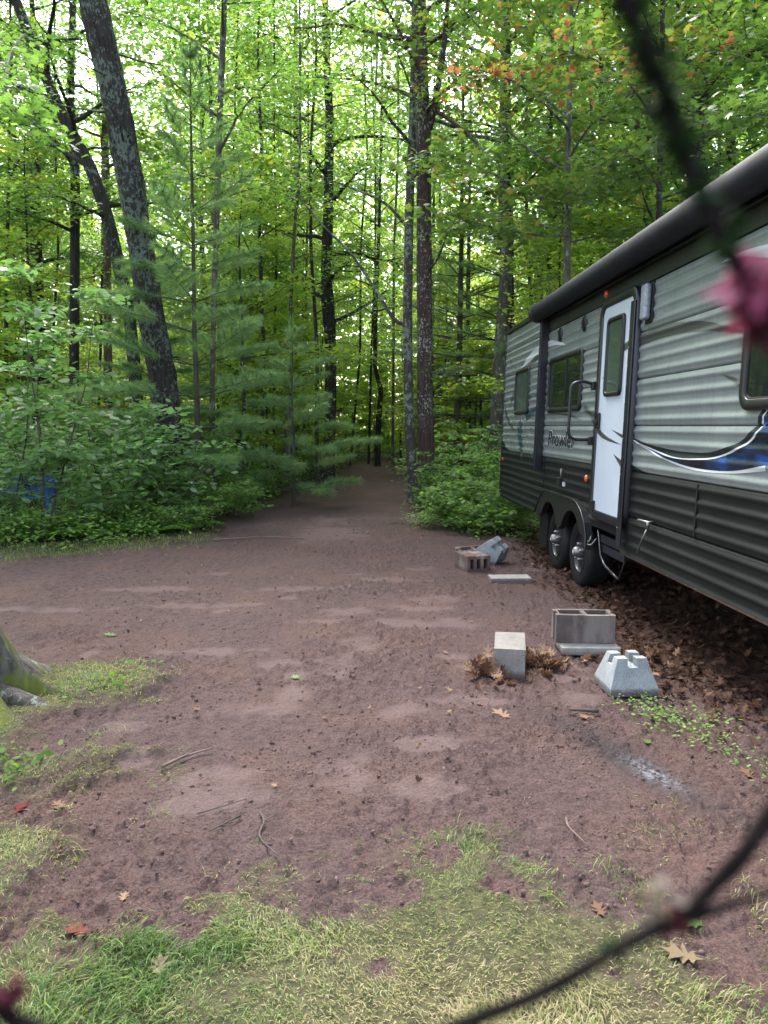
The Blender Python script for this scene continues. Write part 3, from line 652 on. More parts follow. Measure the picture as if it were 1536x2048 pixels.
# porch light
bm = bmesh.new(); add_box(bm, -1.665, -1.53, .006, .022, 2.30, 2.60, .014, 3); pl = bm_obj('porch_light', bm, M['black_plastic'], tr)
bm = bmesh.new(); add_box(bm, -1.65, -1.545, .0225, .072, 2.325, 2.585, .018, 3)
M['lens'] = plain('lens', (0.20, 0.22, 0.27), .25, 0, .35, 40, spec=.7); bm_obj('light_lens', bm, M['lens'], pl)
for u in (.97, .085): 
    sp = lathe([(0, .012), (.06, .012), (.074, .008), (.076, 0)], (u, .008, 2.518), (0, 1, 0), 32).obj('speaker', M['black_plastic'], tr)
    for r_ in (.02, .04, .058): lathe([(r_ - .004, .0), (r_, .004), (r_ + .004, 0)], (u, .0205, 2.518), (0, 1, 0), 28).obj('grille', M['rubber'], sp)
def lens_(name, u, z, mat, r=.032):
    lathe([(0, .022), (r * .6, .02), (r * .95, .012), (r, 0)], (u, .008, z), (0, 1, 0), 20).obj(name, mat, tr)
lens_('marker_light', -.54, 2.69, M['amber'], .036); lens_('marker_light', -.27, 1.067, M['amber'], .033); lens_('marker_light', 3.9, 1.063, M['red_lens'], .03)
# small fittings on the lower wall
bm = bmesh.new(); add_box(bm, .55, .65, .006, .05, .94, 1.02, .008); bm_obj('outlet_box', bm, M['black_plastic'], tr)
bm = bmesh.new(); add_box(bm, .44, .485, .008, .03, .935, .98, .004); bm_obj('spigot_plate', bm, M['gr_white'], tr)
A = Acc(); A.tube(np.array([(.47, .02, 1.09), (.47, .05, 1.11), (.47, .055, 1.06), (.47, .03, 1.01)]), [.008, .01, .01, .008], 8, True); A.obj('coat_hook', M['chrome'], tr)
for u in (1.36, -2.62):
    bm = bmesh.new(); add_box(bm, u, u + .02, .004, .0125, .86, 1.19, .002); bm_obj('seam_trim', bm, M['side_dark'], tr)
A = Acc(); A.tube(np.array([(-1.76, .05, .862), (-1.95, .05, .868)]), [.009, .009], 8, True); A.tube(np.array([(-1.95, .02, .868), (-1.955, .055, .866), (-1.955, .05, .82)]), [.012, .014, .01], 8, True)
A.tube(np.array([(-1.94, .055, .81), (-1.87, .06, .72), (-1.80, .055, .625)]), [.006, .005, .007], 6, True); A.obj('crank_latch', M['chrome'], tr)
# fender skirt with two arches
fo = [(1.49, .56), (1.40, .66), (1.24, .78), (1.10, .84), (.99, .852), (-.05, .852), (-.20, .83), (-.34, .776), (-.47, .68), (-.54, .575), (-.545, .44)]
fi = [(-.46, .44), (-.455, .58)] + [(0 + .385 * math.cos(R(q)), .36 + .385 * math.sin(R(q))) for q in (148, 130, 110, 90, 70, 50, 34)][::1]
fi = [(-.46, .44), (-.44, .56)] + [(-.385 * math.cos(R(q)), .355 + .385 * math.sin(R(q))) for q in (35, 50, 65, 80, 95, 110, 125, 140, 150)] + [(.435, .50)] + \
     [(.87 - .385 * math.cos(R(q)), .355 + .385 * math.sin(R(q))) for q in (30, 42, 55, 70, 85, 100, 115, 130, 143)] + [(1.30, .55)]
Pf = fo + fi
bm = bmesh.new(); vs = [bm.verts.new((u, .062, z)) for u, z in Pf]; vb = [bm.verts.new((u, .0, z)) for u, z in Pf]
for f in geometry.tessellate_polygon([[Vector((u, z, 0)) for u, z in Pf]]): bm.faces.new([vs[i] for i in f])
for i in range(len(Pf)): j = (i + 1) % len(Pf); bm.faces.new((vs[i], vs[j], vb[j], vb[i]))
bmesh.ops.recalc_face_normals(bm, faces=bm.faces[:]); fs = bm_obj('fender_skirt', bm, M['black_plastic'], tr)
A = Acc(); A.tube(np.array([(u, .066, z) for u, z in fo]), np.full(len(fo), .009), 6); A.obj('fender_lip', M['black_metal'], fs)
for u, z in ((1.0, .838), (.75, .838), (.5, .838), (.25, .838), (0, .838), (-.32, .765), (-.50, .62), (1.3, .72)): lathe([(0, .004), (.008, .003), (.009, 0)], (u, .0625, z), (0, 1, 0), 8).obj('screw', M['chrome'], fs)
bm = bmesh.new(); add_box(bm, -.42, 1.28, -.54, -.52, .36, .86); add_box(bm, -.42, 1.28, -.52, -.03, .80, .845); bm_obj('wheel_well', bm, M['rubber'], tr)
# wheels
def wheel(u):
    r = .338; y0 = -.045
    ty = lathe([(.19, -.005), (.205, 0), (.25, .008), (.29, .010), (.315, .0), (.332, -.02), (.338, -.045), (.338, -.165), (.330, -.19), (.29, -.215), (.19, -.205)], (u, y0, r), (0, 1, 0), 48)
    w_ = empty('wheel', (0, 0, 0)); w_.parent = tr
    to = ty.obj('tyre', M['rubber'], w_)
    for rr_ in (.225, .262, .30): lathe([(rr_ - .004, .004), (rr_, .010), (rr_ + .004, .004)], (u, y0 + .001, r), (0, 1, 0), 44).obj('tyre_ridge', M['rubber'], w_)
    lathe([(.19, 0), (.185, -.012), (.17, -.03), (.13, -.035), (.10, -.022), (.06, -.02), (0, -.02)], (u, y0, r), (0, 1, 0), 40).obj('rim', M['black_metal'], w_)
    lathe([(.055, -.02), (.05, .02), (.045, .05), (.03, .062), (0, .065)], (u, y0, r), (0, 1, 0), 24).obj('hub_cap', M['chrome'], w_)
    for k in range(5):
        a_ = R(72 * k + 20); lathe([(.016, -.02), (.016, .018), (.009, .028), (0, .028)], (u + .078 * math.cos(a_), y0, r + .078 * math.sin(a_)), (0, 1, 0), 8).obj('lug_nut', M['chrome'], w_)
    return w_
wheel(0.0)['label'] = 'front black wheel with chrome hub nearest the step'; wheel(.87)['label'] = 'rear black wheel with chrome hub'
A = Acc(); A.tube(np.array([(0, -.08, .338), (0, -2.3, .338)]), [.035, .035], 10); A.tube(np.array([(.87, -.08, .338), (.87, -2.3, .338)]), [.035, .035], 10); A.obj('axle', M['black_metal'], tr)
for u in (0, .87):
    lathe([(.338, 0), (.338, -.2), (.19, -.2), (.19, 0), (.338, 0)], (u, -2.12, .338), (0, 1, 0), 32).obj('far_tyre', M['rubber'], tr)
# fold-up steps, wires, belly parts
for z, y1_, u0, u1 in ((.575, -.04, -1.27, -.58), (.49, -.05, -1.25, -.60)):
    bm = bmesh.new(); add_box(bm, u0, u1, y1_ - .25, y1_, z - .02, z + .02, .005); add_box(bm, u0, u1, y1_ - .01, y1_ + .008, z - .04, z + .03, .004); st = bm_obj('step', bm, M['black_metal'], tr)
A = Acc(); A.tube(np.array([(-.62, -.02, .64), (-.70, -.03, .42), (-.85, -.02, .36), (-1.05, -.02, .33), (-1.22, -.02, .31)]), [.012] * 5, 8, True); A.tube(np.array([(-1.24, -.08, .60), (-1.22, -.06, .45), (-1.22, -.02, .31)]), [.008] * 3, 8, True); A.obj('step_arm', M['black_metal'], tr)
A = Acc(); A.tube(np.array(smooth([(-.50, .0, .60), (-.56, .03, .54), (-.53, .05, .50), (-.60, .03, .50), (-.64, .0, .56)], 4)), np.full(17, .006), 6); M['wire'] = plain('wire', (0.2, 0.2, 0.19), .5); A.obj('wire', M['wire'], tr)
bm = bmesh.new(); add_box(bm, 1.62, 1.98, -.36, -.12, .12, .56, .012); bm_obj('belly_box', bm, M['rubber'], tr)
bm = bmesh.new(); add_box(bm, 2.5, 3.3, -1.5, -.62, .17, .50, .03); bm_obj('holding_tank', bm, M['tank'], tr)
# lettering
fc = bpy.data.curves.new('lettering', 'FONT'); fc.body = 'Prowler'; fc.size = .235; fc.extrude = .0015; fc.space_character = 1.02; fc.offset = .004; fc.shear = .12
def text(name, mat, off, offset):
    c = fc.copy(); c.offset = offset; o = bpy.data.objects.new(name, c); COL.objects.link(o); o.parent = tr
    dg = bpy.context.evaluated_depsgraph_get(); me = bpy.data.meshes.new_from_object(o.evaluated_get(dg)); bpy.data.objects.remove(o)
    me.materials.clear(); me.materials.append(mat); n = len(me.vertices); co = np.empty(n * 3, np.float32); me.vertices.foreach_get('co', co); co = co.reshape(-1, 3)
    x = co[:, 0]; sx = 1.08 / (x.max() - 0); V = np.stack([1.245 - x * sx, co[:, 2] + off, 1.335 + co[:, 1]], 1); me.vertices.foreach_set('co', V.astype(np.float32).ravel()); me.update()
    return link(bpy.data.objects.new(name, me), tr)
text('lettering_outline', M['gr_white'], .0115, .009)['label'] = 'pale outline around the name lettering'
text('lettering', M['gr_black'], .0150, .003)['label'] = 'dark name lettering on the side wall'

# ---------------------------------------------------------------- concrete pieces
def conc(name, c0, c1, stain=None, holes=True):
    m, t, p, o = new_mat(name); n = noise(t, 9, 6, .7); c = ramp(t, n, [(.3, c0), (.7, c1)])
    c = mixc(t, ramp(t, noise(t, 160, 3, .6), [(.36, .55), (.5, 0.0)]), c, tuple(v * .45 for v in c0))
    if stain: c = mixc(t, ramp(t, noise(t, 5, 4, .6, stretch=(1, 1, .3)), [(.5, 0.0), (.62, .85)]), c, stain)
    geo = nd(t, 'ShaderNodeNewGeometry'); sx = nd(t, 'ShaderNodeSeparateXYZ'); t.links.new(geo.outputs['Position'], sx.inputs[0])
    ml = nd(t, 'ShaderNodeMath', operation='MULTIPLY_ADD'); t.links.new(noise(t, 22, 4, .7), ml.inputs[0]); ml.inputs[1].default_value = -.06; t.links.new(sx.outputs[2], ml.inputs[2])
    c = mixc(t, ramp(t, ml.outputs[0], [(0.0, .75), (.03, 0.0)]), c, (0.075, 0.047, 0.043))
    t.links.new(c, p.inputs['Base Color']); p.inputs['Roughness'].default_value = .92; p.inputs['Specular IOR Level'].default_value = .2
    bump(t, p, noise(t, 130, 4, .7), .55, .006); return m
M['conc_grey'] = conc('conc_grey', (0.15, 0.14, 0.125), (0.24, 0.225, 0.205))
M['conc_brown'] = conc('conc_brown', (0.085, 0.066, 0.060), (0.14, 0.115, 0.105), (0.19, 0.165, 0.15))
M['conc_red'] = conc('conc_red', (0.10, 0.065, 0.056), (0.155, 0.11, 0.097), (0.25, 0.21, 0.185))
M['conc_blue'] = conc('conc_blue', (0.20, 0.215, 0.22), (0.31, 0.33, 0.335))
M['conc_pale'] = conc('conc_pale', (0.25, 0.235, 0.215), (0.35, 0.335, 0.31))
def voxels(xs_, ys_, zs_, fill, bev=.004, taper=None, jit=.0015, seed=1):
    bm = bmesh.new(); vc = {}; rng = np.random.default_rng(seed)
    def v(i, j, k):
        if (i, j, k) not in vc: vc[(i, j, k)] = bm.verts.new((xs_[i], ys_[j], zs_[k]))
        return vc[(i, j, k)]
    nx_, ny_, nz_ = len(xs_) - 1, len(ys_) - 1, len(zs_) - 1
    fl = lambda i, j, k: 0 <= i < nx_ and 0 <= j < ny_ and 0 <= k < nz_ and fill(i, j, k)
    for i in range(nx_):
        for j in range(ny_):
            for k in range(nz_):
                if not fl(i, j, k): continue
                for (di, dj, dk), q in (((-1, 0, 0), ((0, 0, 0), (0, 0, 1), (0, 1, 1), (0, 1, 0))), ((1, 0, 0), ((1, 0, 0), (1, 1, 0), (1, 1, 1), (1, 0, 1))),
                                        ((0, -1, 0), ((0, 0, 0), (1, 0, 0), (1, 0, 1), (0, 0, 1))), ((0, 1, 0), ((0, 1, 0), (0, 1, 1), (1, 1, 1), (1, 1, 0))),
                                        ((0, 0, -1), ((0, 0, 0), (0, 1, 0), (1, 1, 0), (1, 0, 0))), ((0, 0, 1), ((0, 0, 1), (1, 0, 1), (1, 1, 1), (0, 1, 1)))):
                    if not fl(i + di, j + dj, k + dk):
                        try: bm.faces.new([v(i + a_, j + b_, k + c_) for a_, b_, c_ in q])
                        except ValueError: pass
    if taper:
        for q in bm.verts: q.co = Vector(taper(*q.co))
    es = [e_ for e_ in bm.edges if len(e_.link_faces) == 2 and e_.calc_face_angle(0) > .5]
    try: bmesh.ops.bevel(bm, geom=es, offset=bev, segments=2, affect='EDGES', profile=.6)
    except Exception: pass
    for q in bm.verts: q.co += Vector(rng.normal(0, jit, 3))
    return bm
def top_obj(name, bm, mat, loc, rot, label, cat, group=None, smooth=False):
    o = bm_obj(name, bm, mat, None, smooth); o.location = loc; o.rotation_euler = rot; return tag(o, label, cat, group)
def cmu(seed, L=.395, Wd=.192, H=.192, n=2, groove=True):
    wt = .032; xs_ = [0, wt * .6, wt]; cell = (L - wt * (n + 1)) / n; x = wt
    for q in range(n): x += cell; xs_.append(x); x += wt; xs_.append(x)
    xs_ = xs_[:-1] + [L - wt * .4, L]; ys_ = [0, wt, Wd * .34, Wd * .66, Wd - wt, Wd]; zs_ = [0, H]
    def fill(i, j, k):
        xc = (xs_[i] + xs_[i + 1]) / 2; yc = (ys_[j] + ys_[j + 1]) / 2
        if groove and (i == 0 or i == len(xs_) - 2) and j == 2: return False
        if j in (0, 4): return True
        x = wt
        for q in range(n):
            if x < xc < x + cell: return False
            x += cell + wt
        return True
    bm = voxels(xs_, ys_, zs_, fill, .003, None, .0012, seed)
    bmesh.ops.translate(bm, verts=bm.verts[:], vec=(-L / 2, -Wd / 2, 0)); return bm
def slab(seed, L=.40, Wd=.195, H=.05, chip=False):
    bm = voxels([-L / 2, -.03, L / 2], [-Wd / 2, 0, Wd / 2], [0, H], lambda i, j, k: True, .004, None, .001, seed); return bm
def pier(seed):
    q = [-1, -.30, .30, 1]; g = [.14 * v for v in q]
    def tp(x, y, z):
        s = 1.0 if z <= .0401 else 1 - (z - .04) / .17 * .40
        return (x * s, y * s, z)
    return voxels(g, g, [0, .04, .155, .205], lambda i, j, k: k < 2 or (i != 1 and j != 1), .004, tp, .0012, seed)
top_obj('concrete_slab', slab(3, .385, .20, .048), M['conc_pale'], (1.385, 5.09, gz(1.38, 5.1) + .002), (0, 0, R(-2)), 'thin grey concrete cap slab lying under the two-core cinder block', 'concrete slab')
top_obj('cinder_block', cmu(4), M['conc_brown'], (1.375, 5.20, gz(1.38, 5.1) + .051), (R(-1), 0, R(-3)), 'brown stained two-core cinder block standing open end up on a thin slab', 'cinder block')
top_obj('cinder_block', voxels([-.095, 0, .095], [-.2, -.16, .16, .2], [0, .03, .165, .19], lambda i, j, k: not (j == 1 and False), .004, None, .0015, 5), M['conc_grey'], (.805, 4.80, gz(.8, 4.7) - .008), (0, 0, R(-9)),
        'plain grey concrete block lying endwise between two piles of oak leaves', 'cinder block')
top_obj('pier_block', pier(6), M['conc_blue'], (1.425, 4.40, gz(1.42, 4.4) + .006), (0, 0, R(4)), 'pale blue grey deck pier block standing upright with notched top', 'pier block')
bm3 = cmu(7, .26, .17, .36, 3, False)
bmesh.ops.rotate(bm3, verts=bm3.verts[:], cent=(0, 0, 0), matrix=Matrix.Rotation(R(90), 3, 'X'))
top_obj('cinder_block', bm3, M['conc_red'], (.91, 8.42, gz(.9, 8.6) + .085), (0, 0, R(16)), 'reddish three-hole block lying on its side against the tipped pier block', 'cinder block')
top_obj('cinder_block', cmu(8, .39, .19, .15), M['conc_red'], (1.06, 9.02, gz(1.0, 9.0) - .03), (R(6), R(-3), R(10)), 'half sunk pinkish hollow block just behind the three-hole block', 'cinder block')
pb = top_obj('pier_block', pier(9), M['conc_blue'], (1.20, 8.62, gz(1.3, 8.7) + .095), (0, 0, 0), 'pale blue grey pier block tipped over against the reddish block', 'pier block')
pb.rotation_euler = (Matrix.Rotation(R(-28), 3, 'Z') @ Matrix.Rotation(R(42), 3, 'Y') @ Matrix.Rotation(R(14), 3, 'X')).to_euler()
top_obj('concrete_slab', slab(10, .40, .20, .052), M['conc_pale'], (1.255, 7.58, gz(1.25, 7.55) + .004), (0, 0, R(3)), 'pale concrete slab lying alone on the dirt near the trailer wheels', 'concrete slab')
if True:
    rng = np.random.default_rng(77)

# ---------------------------------------------------------------- clods, grass, litter, weeds
def rockmesh(rng):
    t_ = (1 + 5 ** .5) / 2
    v = np.array([(-1, t_, 0), (1, t_, 0), (-1, -t_, 0), (1, -t_, 0), (0, -1, t_), (0, 1, t_), (0, -1, -t_), (0, 1, -t_), (t_, 0, -1), (t_, 0, 1), (-t_, 0, -1), (-t_, 0, 1)], float) / 1.9
    f = np.array([(0, 11, 5), (0, 5, 1), (0, 1, 7), (0, 7, 10), (0, 10, 11), (1, 5, 9), (5, 11, 4), (11, 10, 2), (10, 7, 6), (7, 1, 8), (3, 9, 4), (3, 4, 2), (3, 2, 6), (3, 6, 8), (3, 8, 9), (4, 9, 5), (2, 4, 11), (6, 2, 10), (8, 6, 7), (9, 8, 1)])
    return v, f
rng = np.random.default_rng(5)
N = 50000; yy = 1.7 + 7.5 * rng.random(N) ** 1.6; xx = rng.uniform(-.62, .62, N) * (yy + 1.2)
d, di, li, smv = masks(xx, yy)
k = (d > .02) & (rng.random(N) < (.25 + .9 * sstep(.4, .62, fbm(xx, yy, .5, 91, 3))) * (1 - .92 * smv) * (1 - .6 * li))
xx, yy = xx[k][:10000], yy[k][:10000]; n = len(xx); sz = .0022 + .0085 * rng.random(n) ** 4
tv, tf = rockmesh(rng); A3 = rng.normal(0, 1, (n, 3, 3)) * .22 + np.eye(3)
V = np.einsum('nij,kj->nki', A3, tv) * sz[:, None, None] * rng.uniform(.6, 1.3, (n, 12, 1)) + np.stack([xx, yy, hground(xx, yy) + sz * .15], 1)[:, None, :]
M['clod'] = plain('clod', (0.095, 0.062, 0.056), .95, 0, .3, 25, .6, 140, .2)
tag(np_obj('dirt_clods', V.reshape(-1, 3), (np.arange(n)[:, None, None] * 12 + tf[None]).reshape(-1, 3), M['clod']), 'small crumbs and clods of reddish dirt scattered over the clearing', 'dirt', kind='stuff')

def blades(xx, yy, hz_, L, wd, az, lean, tone):
    n = len(xx); s = np.array([0, .4, .75, 1.0]); wf = np.array([1, .85, .5, 0.0])
    h = L[:, None] * s * np.cos(lean[:, None] * s); out_ = L[:, None] * s * np.sin(lean[:, None] * s * 1.3)
    cx_ = xx[:, None] + np.cos(az)[:, None] * out_; cy_ = yy[:, None] + np.sin(az)[:, None] * out_; cz_ = hz_[:, None] + h
    px_ = -np.sin(az)[:, None] * wd[:, None] * wf / 2; py_ = np.cos(az)[:, None] * wd[:, None] * wf / 2
    Lf = np.stack([cx_ - px_, cy_ - py_, cz_], 2)[:, :3]; Rt = np.stack([cx_ + px_, cy_ + py_, cz_], 2)[:, :3]; Tp = np.stack([cx_, cy_, cz_], 2)[:, 3:]
    V = np.concatenate([Lf, Rt, Tp], 1); F = np.array([(0, 3, 4), (0, 4, 1), (1, 4, 5), (1, 5, 2), (2, 5, 6)])
    return V.reshape(-1, 3), (np.arange(n)[:, None, None] * 7 + F[None]).reshape(-1, 3), np.repeat(tone, 7)
N = 620000; yy = .9 + 5.0 * rng.random(N) ** 1.25; xx = rng.uniform(-.60, .60, N) * (yy + .9)
d, di, li, smv = masks(xx, yy)
den = sstep(.08, -.30, d) ** 1.3 * (.62 + .6 * sstep(.35, .6, fbm(xx, yy, .22, 12, 3)))
# sparse tufts over the right hand dirt and along the turf edge
tuft = sstep(.66, .74, fbm(xx, yy, .16, 14, 2)) * sstep(.45, 0, d) * .5 + sstep(.70, .76, fbm(xx, yy, .2, 15, 2)) * sstep(.2, .7, xx) * sstep(3.2, 2.6, yy) * .25
den = np.maximum(den, tuft) * (yy < 5.5)
k = rng.random(N) < den * .46
xx, yy, d = xx[k], yy[k], d[k]; n = len(xx); zg = hground(xx, yy)
pt = fbm(xx, yy, .35, 19, 3); dry = fbm(xx, yy, .6, 23, 3)
L = (.012 + .026 * rng.random(n) ** 1.8) * (.75 + 1.0 * sstep(.5, .72, pt)) * np.where(xx < -.6, 1.4, 1.0)
az = rng.uniform(0, 6.28, n) * .55 + 6.28 * vnoise(xx, yy, .25, 29)
tone = np.clip(.56 + (dry - .5) * 1.3 + rng.normal(0, .26, n) - .26 * sstep(.5, .75, pt) + .1 * sstep(2.6, 1.9, yy), 0, 1)
gV = blades(xx, yy, zg - .004, L, .0016 + .0024 * rng.random(n), az, rng.uniform(.5, 1.55, n), tone)
tag(np_obj('grass', gV[0], gV[1], M['grass'], None, {'tone': gV[2]}), 'short patchy green and straw coloured turf grass around the dirt', 'grass', kind='stuff')
# verge: short grass and moss along the far left edge of the dirt
N = 30000; yy = rng.uniform(8.0, 11.5, N); xx = rng.uniform(-6.5, -1.8, N); d, di, li, smv = masks(xx, yy); k = (d < .05) & (d > -.9) & (rng.random(N) < .5)
xx, yy = xx[k], yy[k]; n = len(xx)
gV = blades(xx, yy, hground(xx, yy) - .01, .03 + .05 * rng.random(n), .004 + .004 * rng.random(n), rng.uniform(0, 6.28, n), rng.uniform(.3, 1.4, n), np.clip(rng.normal(.5, .2, n), 0, 1))
tag(np_obj('verge_grass', gV[0], gV[1], M['grass'], None, {'tone': gV[2]}), 'thin mossy grass strip along the edge of the undergrowth', 'grass', kind='stuff')

def leaf_litter(n, xx, yy, size, tone, tilt=.55, lift=.02, tpl=OAK):
    zz = hground(xx, yy) + lift * rng.random(n) + .006
    return cloud(tpl, np.stack([xx, yy, zz], 1), rots(rng, n, tilt), size, tone)
N = 26000; yy = rng.uniform(2.6, 11.5, N); xx = 1.3 + 3.2 * rng.random(N) ** 1.3
dl = sdist(xx, yy, LITTER) + (fbm(xx, yy, .4, 3, 3) - .5) * .6
k = (rng.random(N) < np.clip(sstep(-.35, .25, dl) * .9, 0, 1) * (1 - .75 * sstep(4.1, 3.2, yy))); xx, yy = xx[k][:11000], yy[k][:11000]; n = len(xx)
lv = leaf_litter(n, xx, yy, rng.uniform(.03, .085, n), np.clip(rng.beta(1.7, 3.6, n), 0, 1), .45, .025)
tag(np_obj('leaf_litter', lv[0], lv[1], M['dead_leaf'], None, {'tone': lv[2]}), 'deep brown oak leaf litter under and beside the trailer', 'leaf litter', kind='stuff')
def pile(cx_, cy_, sx, sy, n, h, label):
    xx = rng.normal(cx_, sx, n); yy = rng.normal(cy_, sy, n); r_ = ((xx - cx_) / sx) ** 2 + ((yy - cy_) / sy) ** 2
    z = hground(xx, yy) + .012 + h * np.exp(-r_ * .7) * rng.random(n)
    lv = cloud(OAK, np.stack([xx, yy, z], 1), rots(rng, n, .9), rng.uniform(.06, .11, n), np.clip(rng.normal(.78, .2, n), 0, 1))
    tag(np_obj('leaf_pile', lv[0], lv[1], M['dead_leaf'], None, {'tone': lv[2]}), label, 'leaf pile', kind='stuff')
pile(.625, 4.66, .055, .10, 85, .10, 'heap of tan oak leaves against the left side of the grey block')
pile(1.03, 4.82, .10, .10, 90, .035, 'low heap of tan oak leaves right of the grey block')
pile(1.62, 4.95, .13, .12, 130, .04, 'oak leaves heaped between the pier block and the trailer')
# clover weeds by the pier block
N = 520; cx_ = rng.choice([0, 1, 2, 3, 4, 5, 6], N); cs = np.array([(1.45, 3.95), (1.55, 3.75), (1.62, 3.55), (1.50, 3.85), (1.7, 3.9), (1.75, 3.3), (1.42, 4.1)])
xx = cs[cx_, 0] + rng.normal(0, .075, N); yy = cs[cx_, 1] + rng.normal(0, .11, N)
lv = cloud(OVAL, np.stack([xx, yy, hground(xx, yy) + rng.uniform(.01, .05, N)], 1), rots(rng, N, .4), rng.uniform(.014, .03, N), rng.uniform(.3, 1, N))
tag(np_obj('clover_weeds', lv[0], lv[1], M['leaf_shrub'], None, {'tone': lv[2]}), 'small bright green weeds creeping over the dirt beside the pier block', 'weeds', kind='stuff')
# low weeds in the left turf
N = 170; c_ = rng.integers(0, 6, N); cs = np.array([(-1.62, 3.3), (-1.75, 3.4), (-1.6, 4.3), (-1.5, 4.6), (-1.75, 4.1), (-1.55, 3.2)])
xx = cs[c_, 0] + rng.normal(0, .07, N); yy = cs[c_, 1] + rng.normal(0, .09, N)
lv = cloud(OVAL, np.stack([xx, yy, hground(xx, yy) + rng.uniform(.02, .07, N)], 1), rots(rng, N, .5), rng.uniform(.02, .045, N), rng.uniform(.5, 1, N))
tag(np_obj('turf_weeds', lv[0], lv[1], M['fern'], None, {'tone': lv[2]}), 'broad leaved light green weeds growing in the left turf', 'weeds', kind='stuff')

# single fallen leaves
def fallen(x, y, s, rz, mat, tone, label, tpl=OAK, name='fallen_leaf', curl=.3):
    V = tpl[0].copy(); V[:, 1] -= .45; V[:, 2] = curl * (V[:, 0] ** 2 * 1.2 + V[:, 1] ** 2 * .5); V *= s
    V2 = np.vstack([V, V - np.array([0, 0, .0012])]); F = np.vstack([tpl[1], tpl[1][:, ::-1] + len(V)])
    A = Acc(); A.add(V2, F, np.full(len(V2), tone)); A.tube(np.array([(0, -.5 * s, .002), (.02 * s, -.85 * s, .01)]), [.0015, .001], 4); V3, F3, T3 = A.arrays()
    T3[:] = tone
    o = np_obj(name, V3, F3, M[mat], None, {'tone': T3}); o.location = (x, y, gz(x, y) + .012); o.rotation_euler = (R(6), R(-5), R(rz)); tag(o, label, 'leaf'); return o
fallen(.62, 3.93, .12, 40, 'dead_leaf', .95, 'tan oak leaf on bare dirt in front of the grey block')
fallen(1.08, 3.95, .10, 110, 'dead_leaf', .85, 'brown oak leaf on bare dirt left of the weeds')
fallen(-.63, 2.01, .085, 15, 'dead_tan', .9, 'cream white oak leaf on the turf at the bottom left')
fallen(.86, 2.07, .11, 70, 'dead_tan', .2, 'pale tan oak leaf on the turf under the wreath')
fallen(-1.49, 2.98, .10, -20, 'dead_red', .1, 'dark red leaf in the grass at the left edge')
fallen(-1.33, 3.0, .07, 60, 'dead_leaf', .8, 'orange brown leaf beside the dark red leaf')
fallen(.68, 2.28, .07, 10, 'dead_leaf', .7, 'rusty leaf on the turf left of the wreath bud')
fallen(-.91, 2.13, .08, 95, 'dead_red', .9, 'curled brown red leaf in the lower left turf', curl=.9)
fallen(-.85, 2.36, .05, 5, 'dead_leaf', .9, 'small orange leaf on the dirt lobe near the lower left grass')
fallen(1.28, 3.60, .045, 30, 'fern', .9, 'small green leaf on dirt near the ash streak', MAPLE)
fallen(-.54, 4.53, .06, 30, 'leaf_shrub', .9, 'small green sprig lying on the open dirt', MAPLE)
fallen(-2.05, 5.62, .10, 80, 'leaf_maple', .55, 'yellow green leaf lying on the far left dirt', OAK)
fallen(.42, 5.1, .05, 30, 'dead_leaf', .9, 'small tan leaf on the dirt between the two upright blocks')
fallen(.95, 2.22, .07, 140, 'leaf_maple', .5, 'yellow green leaf on the ground right of the wreath bud', MAPLE)
fallen(1.62, 3.28, .09, 10, 'dead_leaf', .7, 'orange oak leaf by the weeds at the right edge')
# small debris of leaves on the dirt
N = 700; yy = rng.uniform(3, 20, N); xx = rng.uniform(-.45, .25, N) * yy * .8; d, *_ = masks(xx, yy); k = d > .1; xx, yy = xx[k], yy[k]; n = len(xx)
lv = cloud(OAK, np.stack([xx, yy, hground(xx, yy) + .010], 1), rots(rng, n, .5), rng.uniform(.012, .055, n), rng.uniform(.35, 1.0, n))
tag(np_obj('leaf_scraps', lv[0], lv[1], M['dead_leaf'], None, {'tone': lv[2]}), 'scattered leaf scraps lying on the open dirt', 'leaf litter', kind='stuff')
def twig(pts, r, label, name='fallen_stick', mat='twig'):
    P = np.array(smooth([(x, y, gz(x, y) + .010 + r + (h if h else 0)) for x, y, h in pts], 4)); A = Acc(); A.tube(P, np.linspace(r, r * .5, len(P)), 7, True)
    c = P[len(P) // 3]; A.tube(np.array([c, c + [.05, .04, .012]]), [r * .5, r * .3], 5)
    tag(A.obj(name, M[mat], None), label, 'stick')
M['stick_pale'] = plain('stick_pale', (0.13, 0.085, 0.065), .85)
twig([(-1.0, 3.31, 0), (-.95, 3.38, .005), (-.90, 3.43, 0), (-.81, 3.48, .004)], .008, 'brown stick lying on the dirt left of the smooth patches', mat='stick_pale')
twig([(-.49, 2.89, 0), (-.46, 2.80, .004), (-.46, 2.7, 0), (-.37, 2.55, .003)], .0045, 'thin root lying on the dirt near the front turf', 'fallen_root')
twig([(-.56, 2.86, 0), (-.60, 2.82, .004), (-.66, 2.75, 0)], .004, 'short dark root lying left of the thin root', 'fallen_root')
twig([(.71, 2.85, 0), (.70, 2.76, .003), (.74, 2.66, 0)], .004, 'pale root lying on the right hand dirt', 'fallen_root', 'stick_pale')
twig([(-.74, 2.9, 0), (-.66, 2.93, .003), (-.56, 3.0, 0)], .0035, 'slim dark twig lying across the lower dirt')
twig([(-2.3, 10.3, 0), (-1.6, 10.5, .01), (-1.1, 10.45, 0)], .010, 'long thin stick at the left side of the path', mat='stick_pale')
twig([(1.15, 3.98, 0), (1.0, 4.0, .003)], .012, 'short stub of dead wood near the tan leaves')

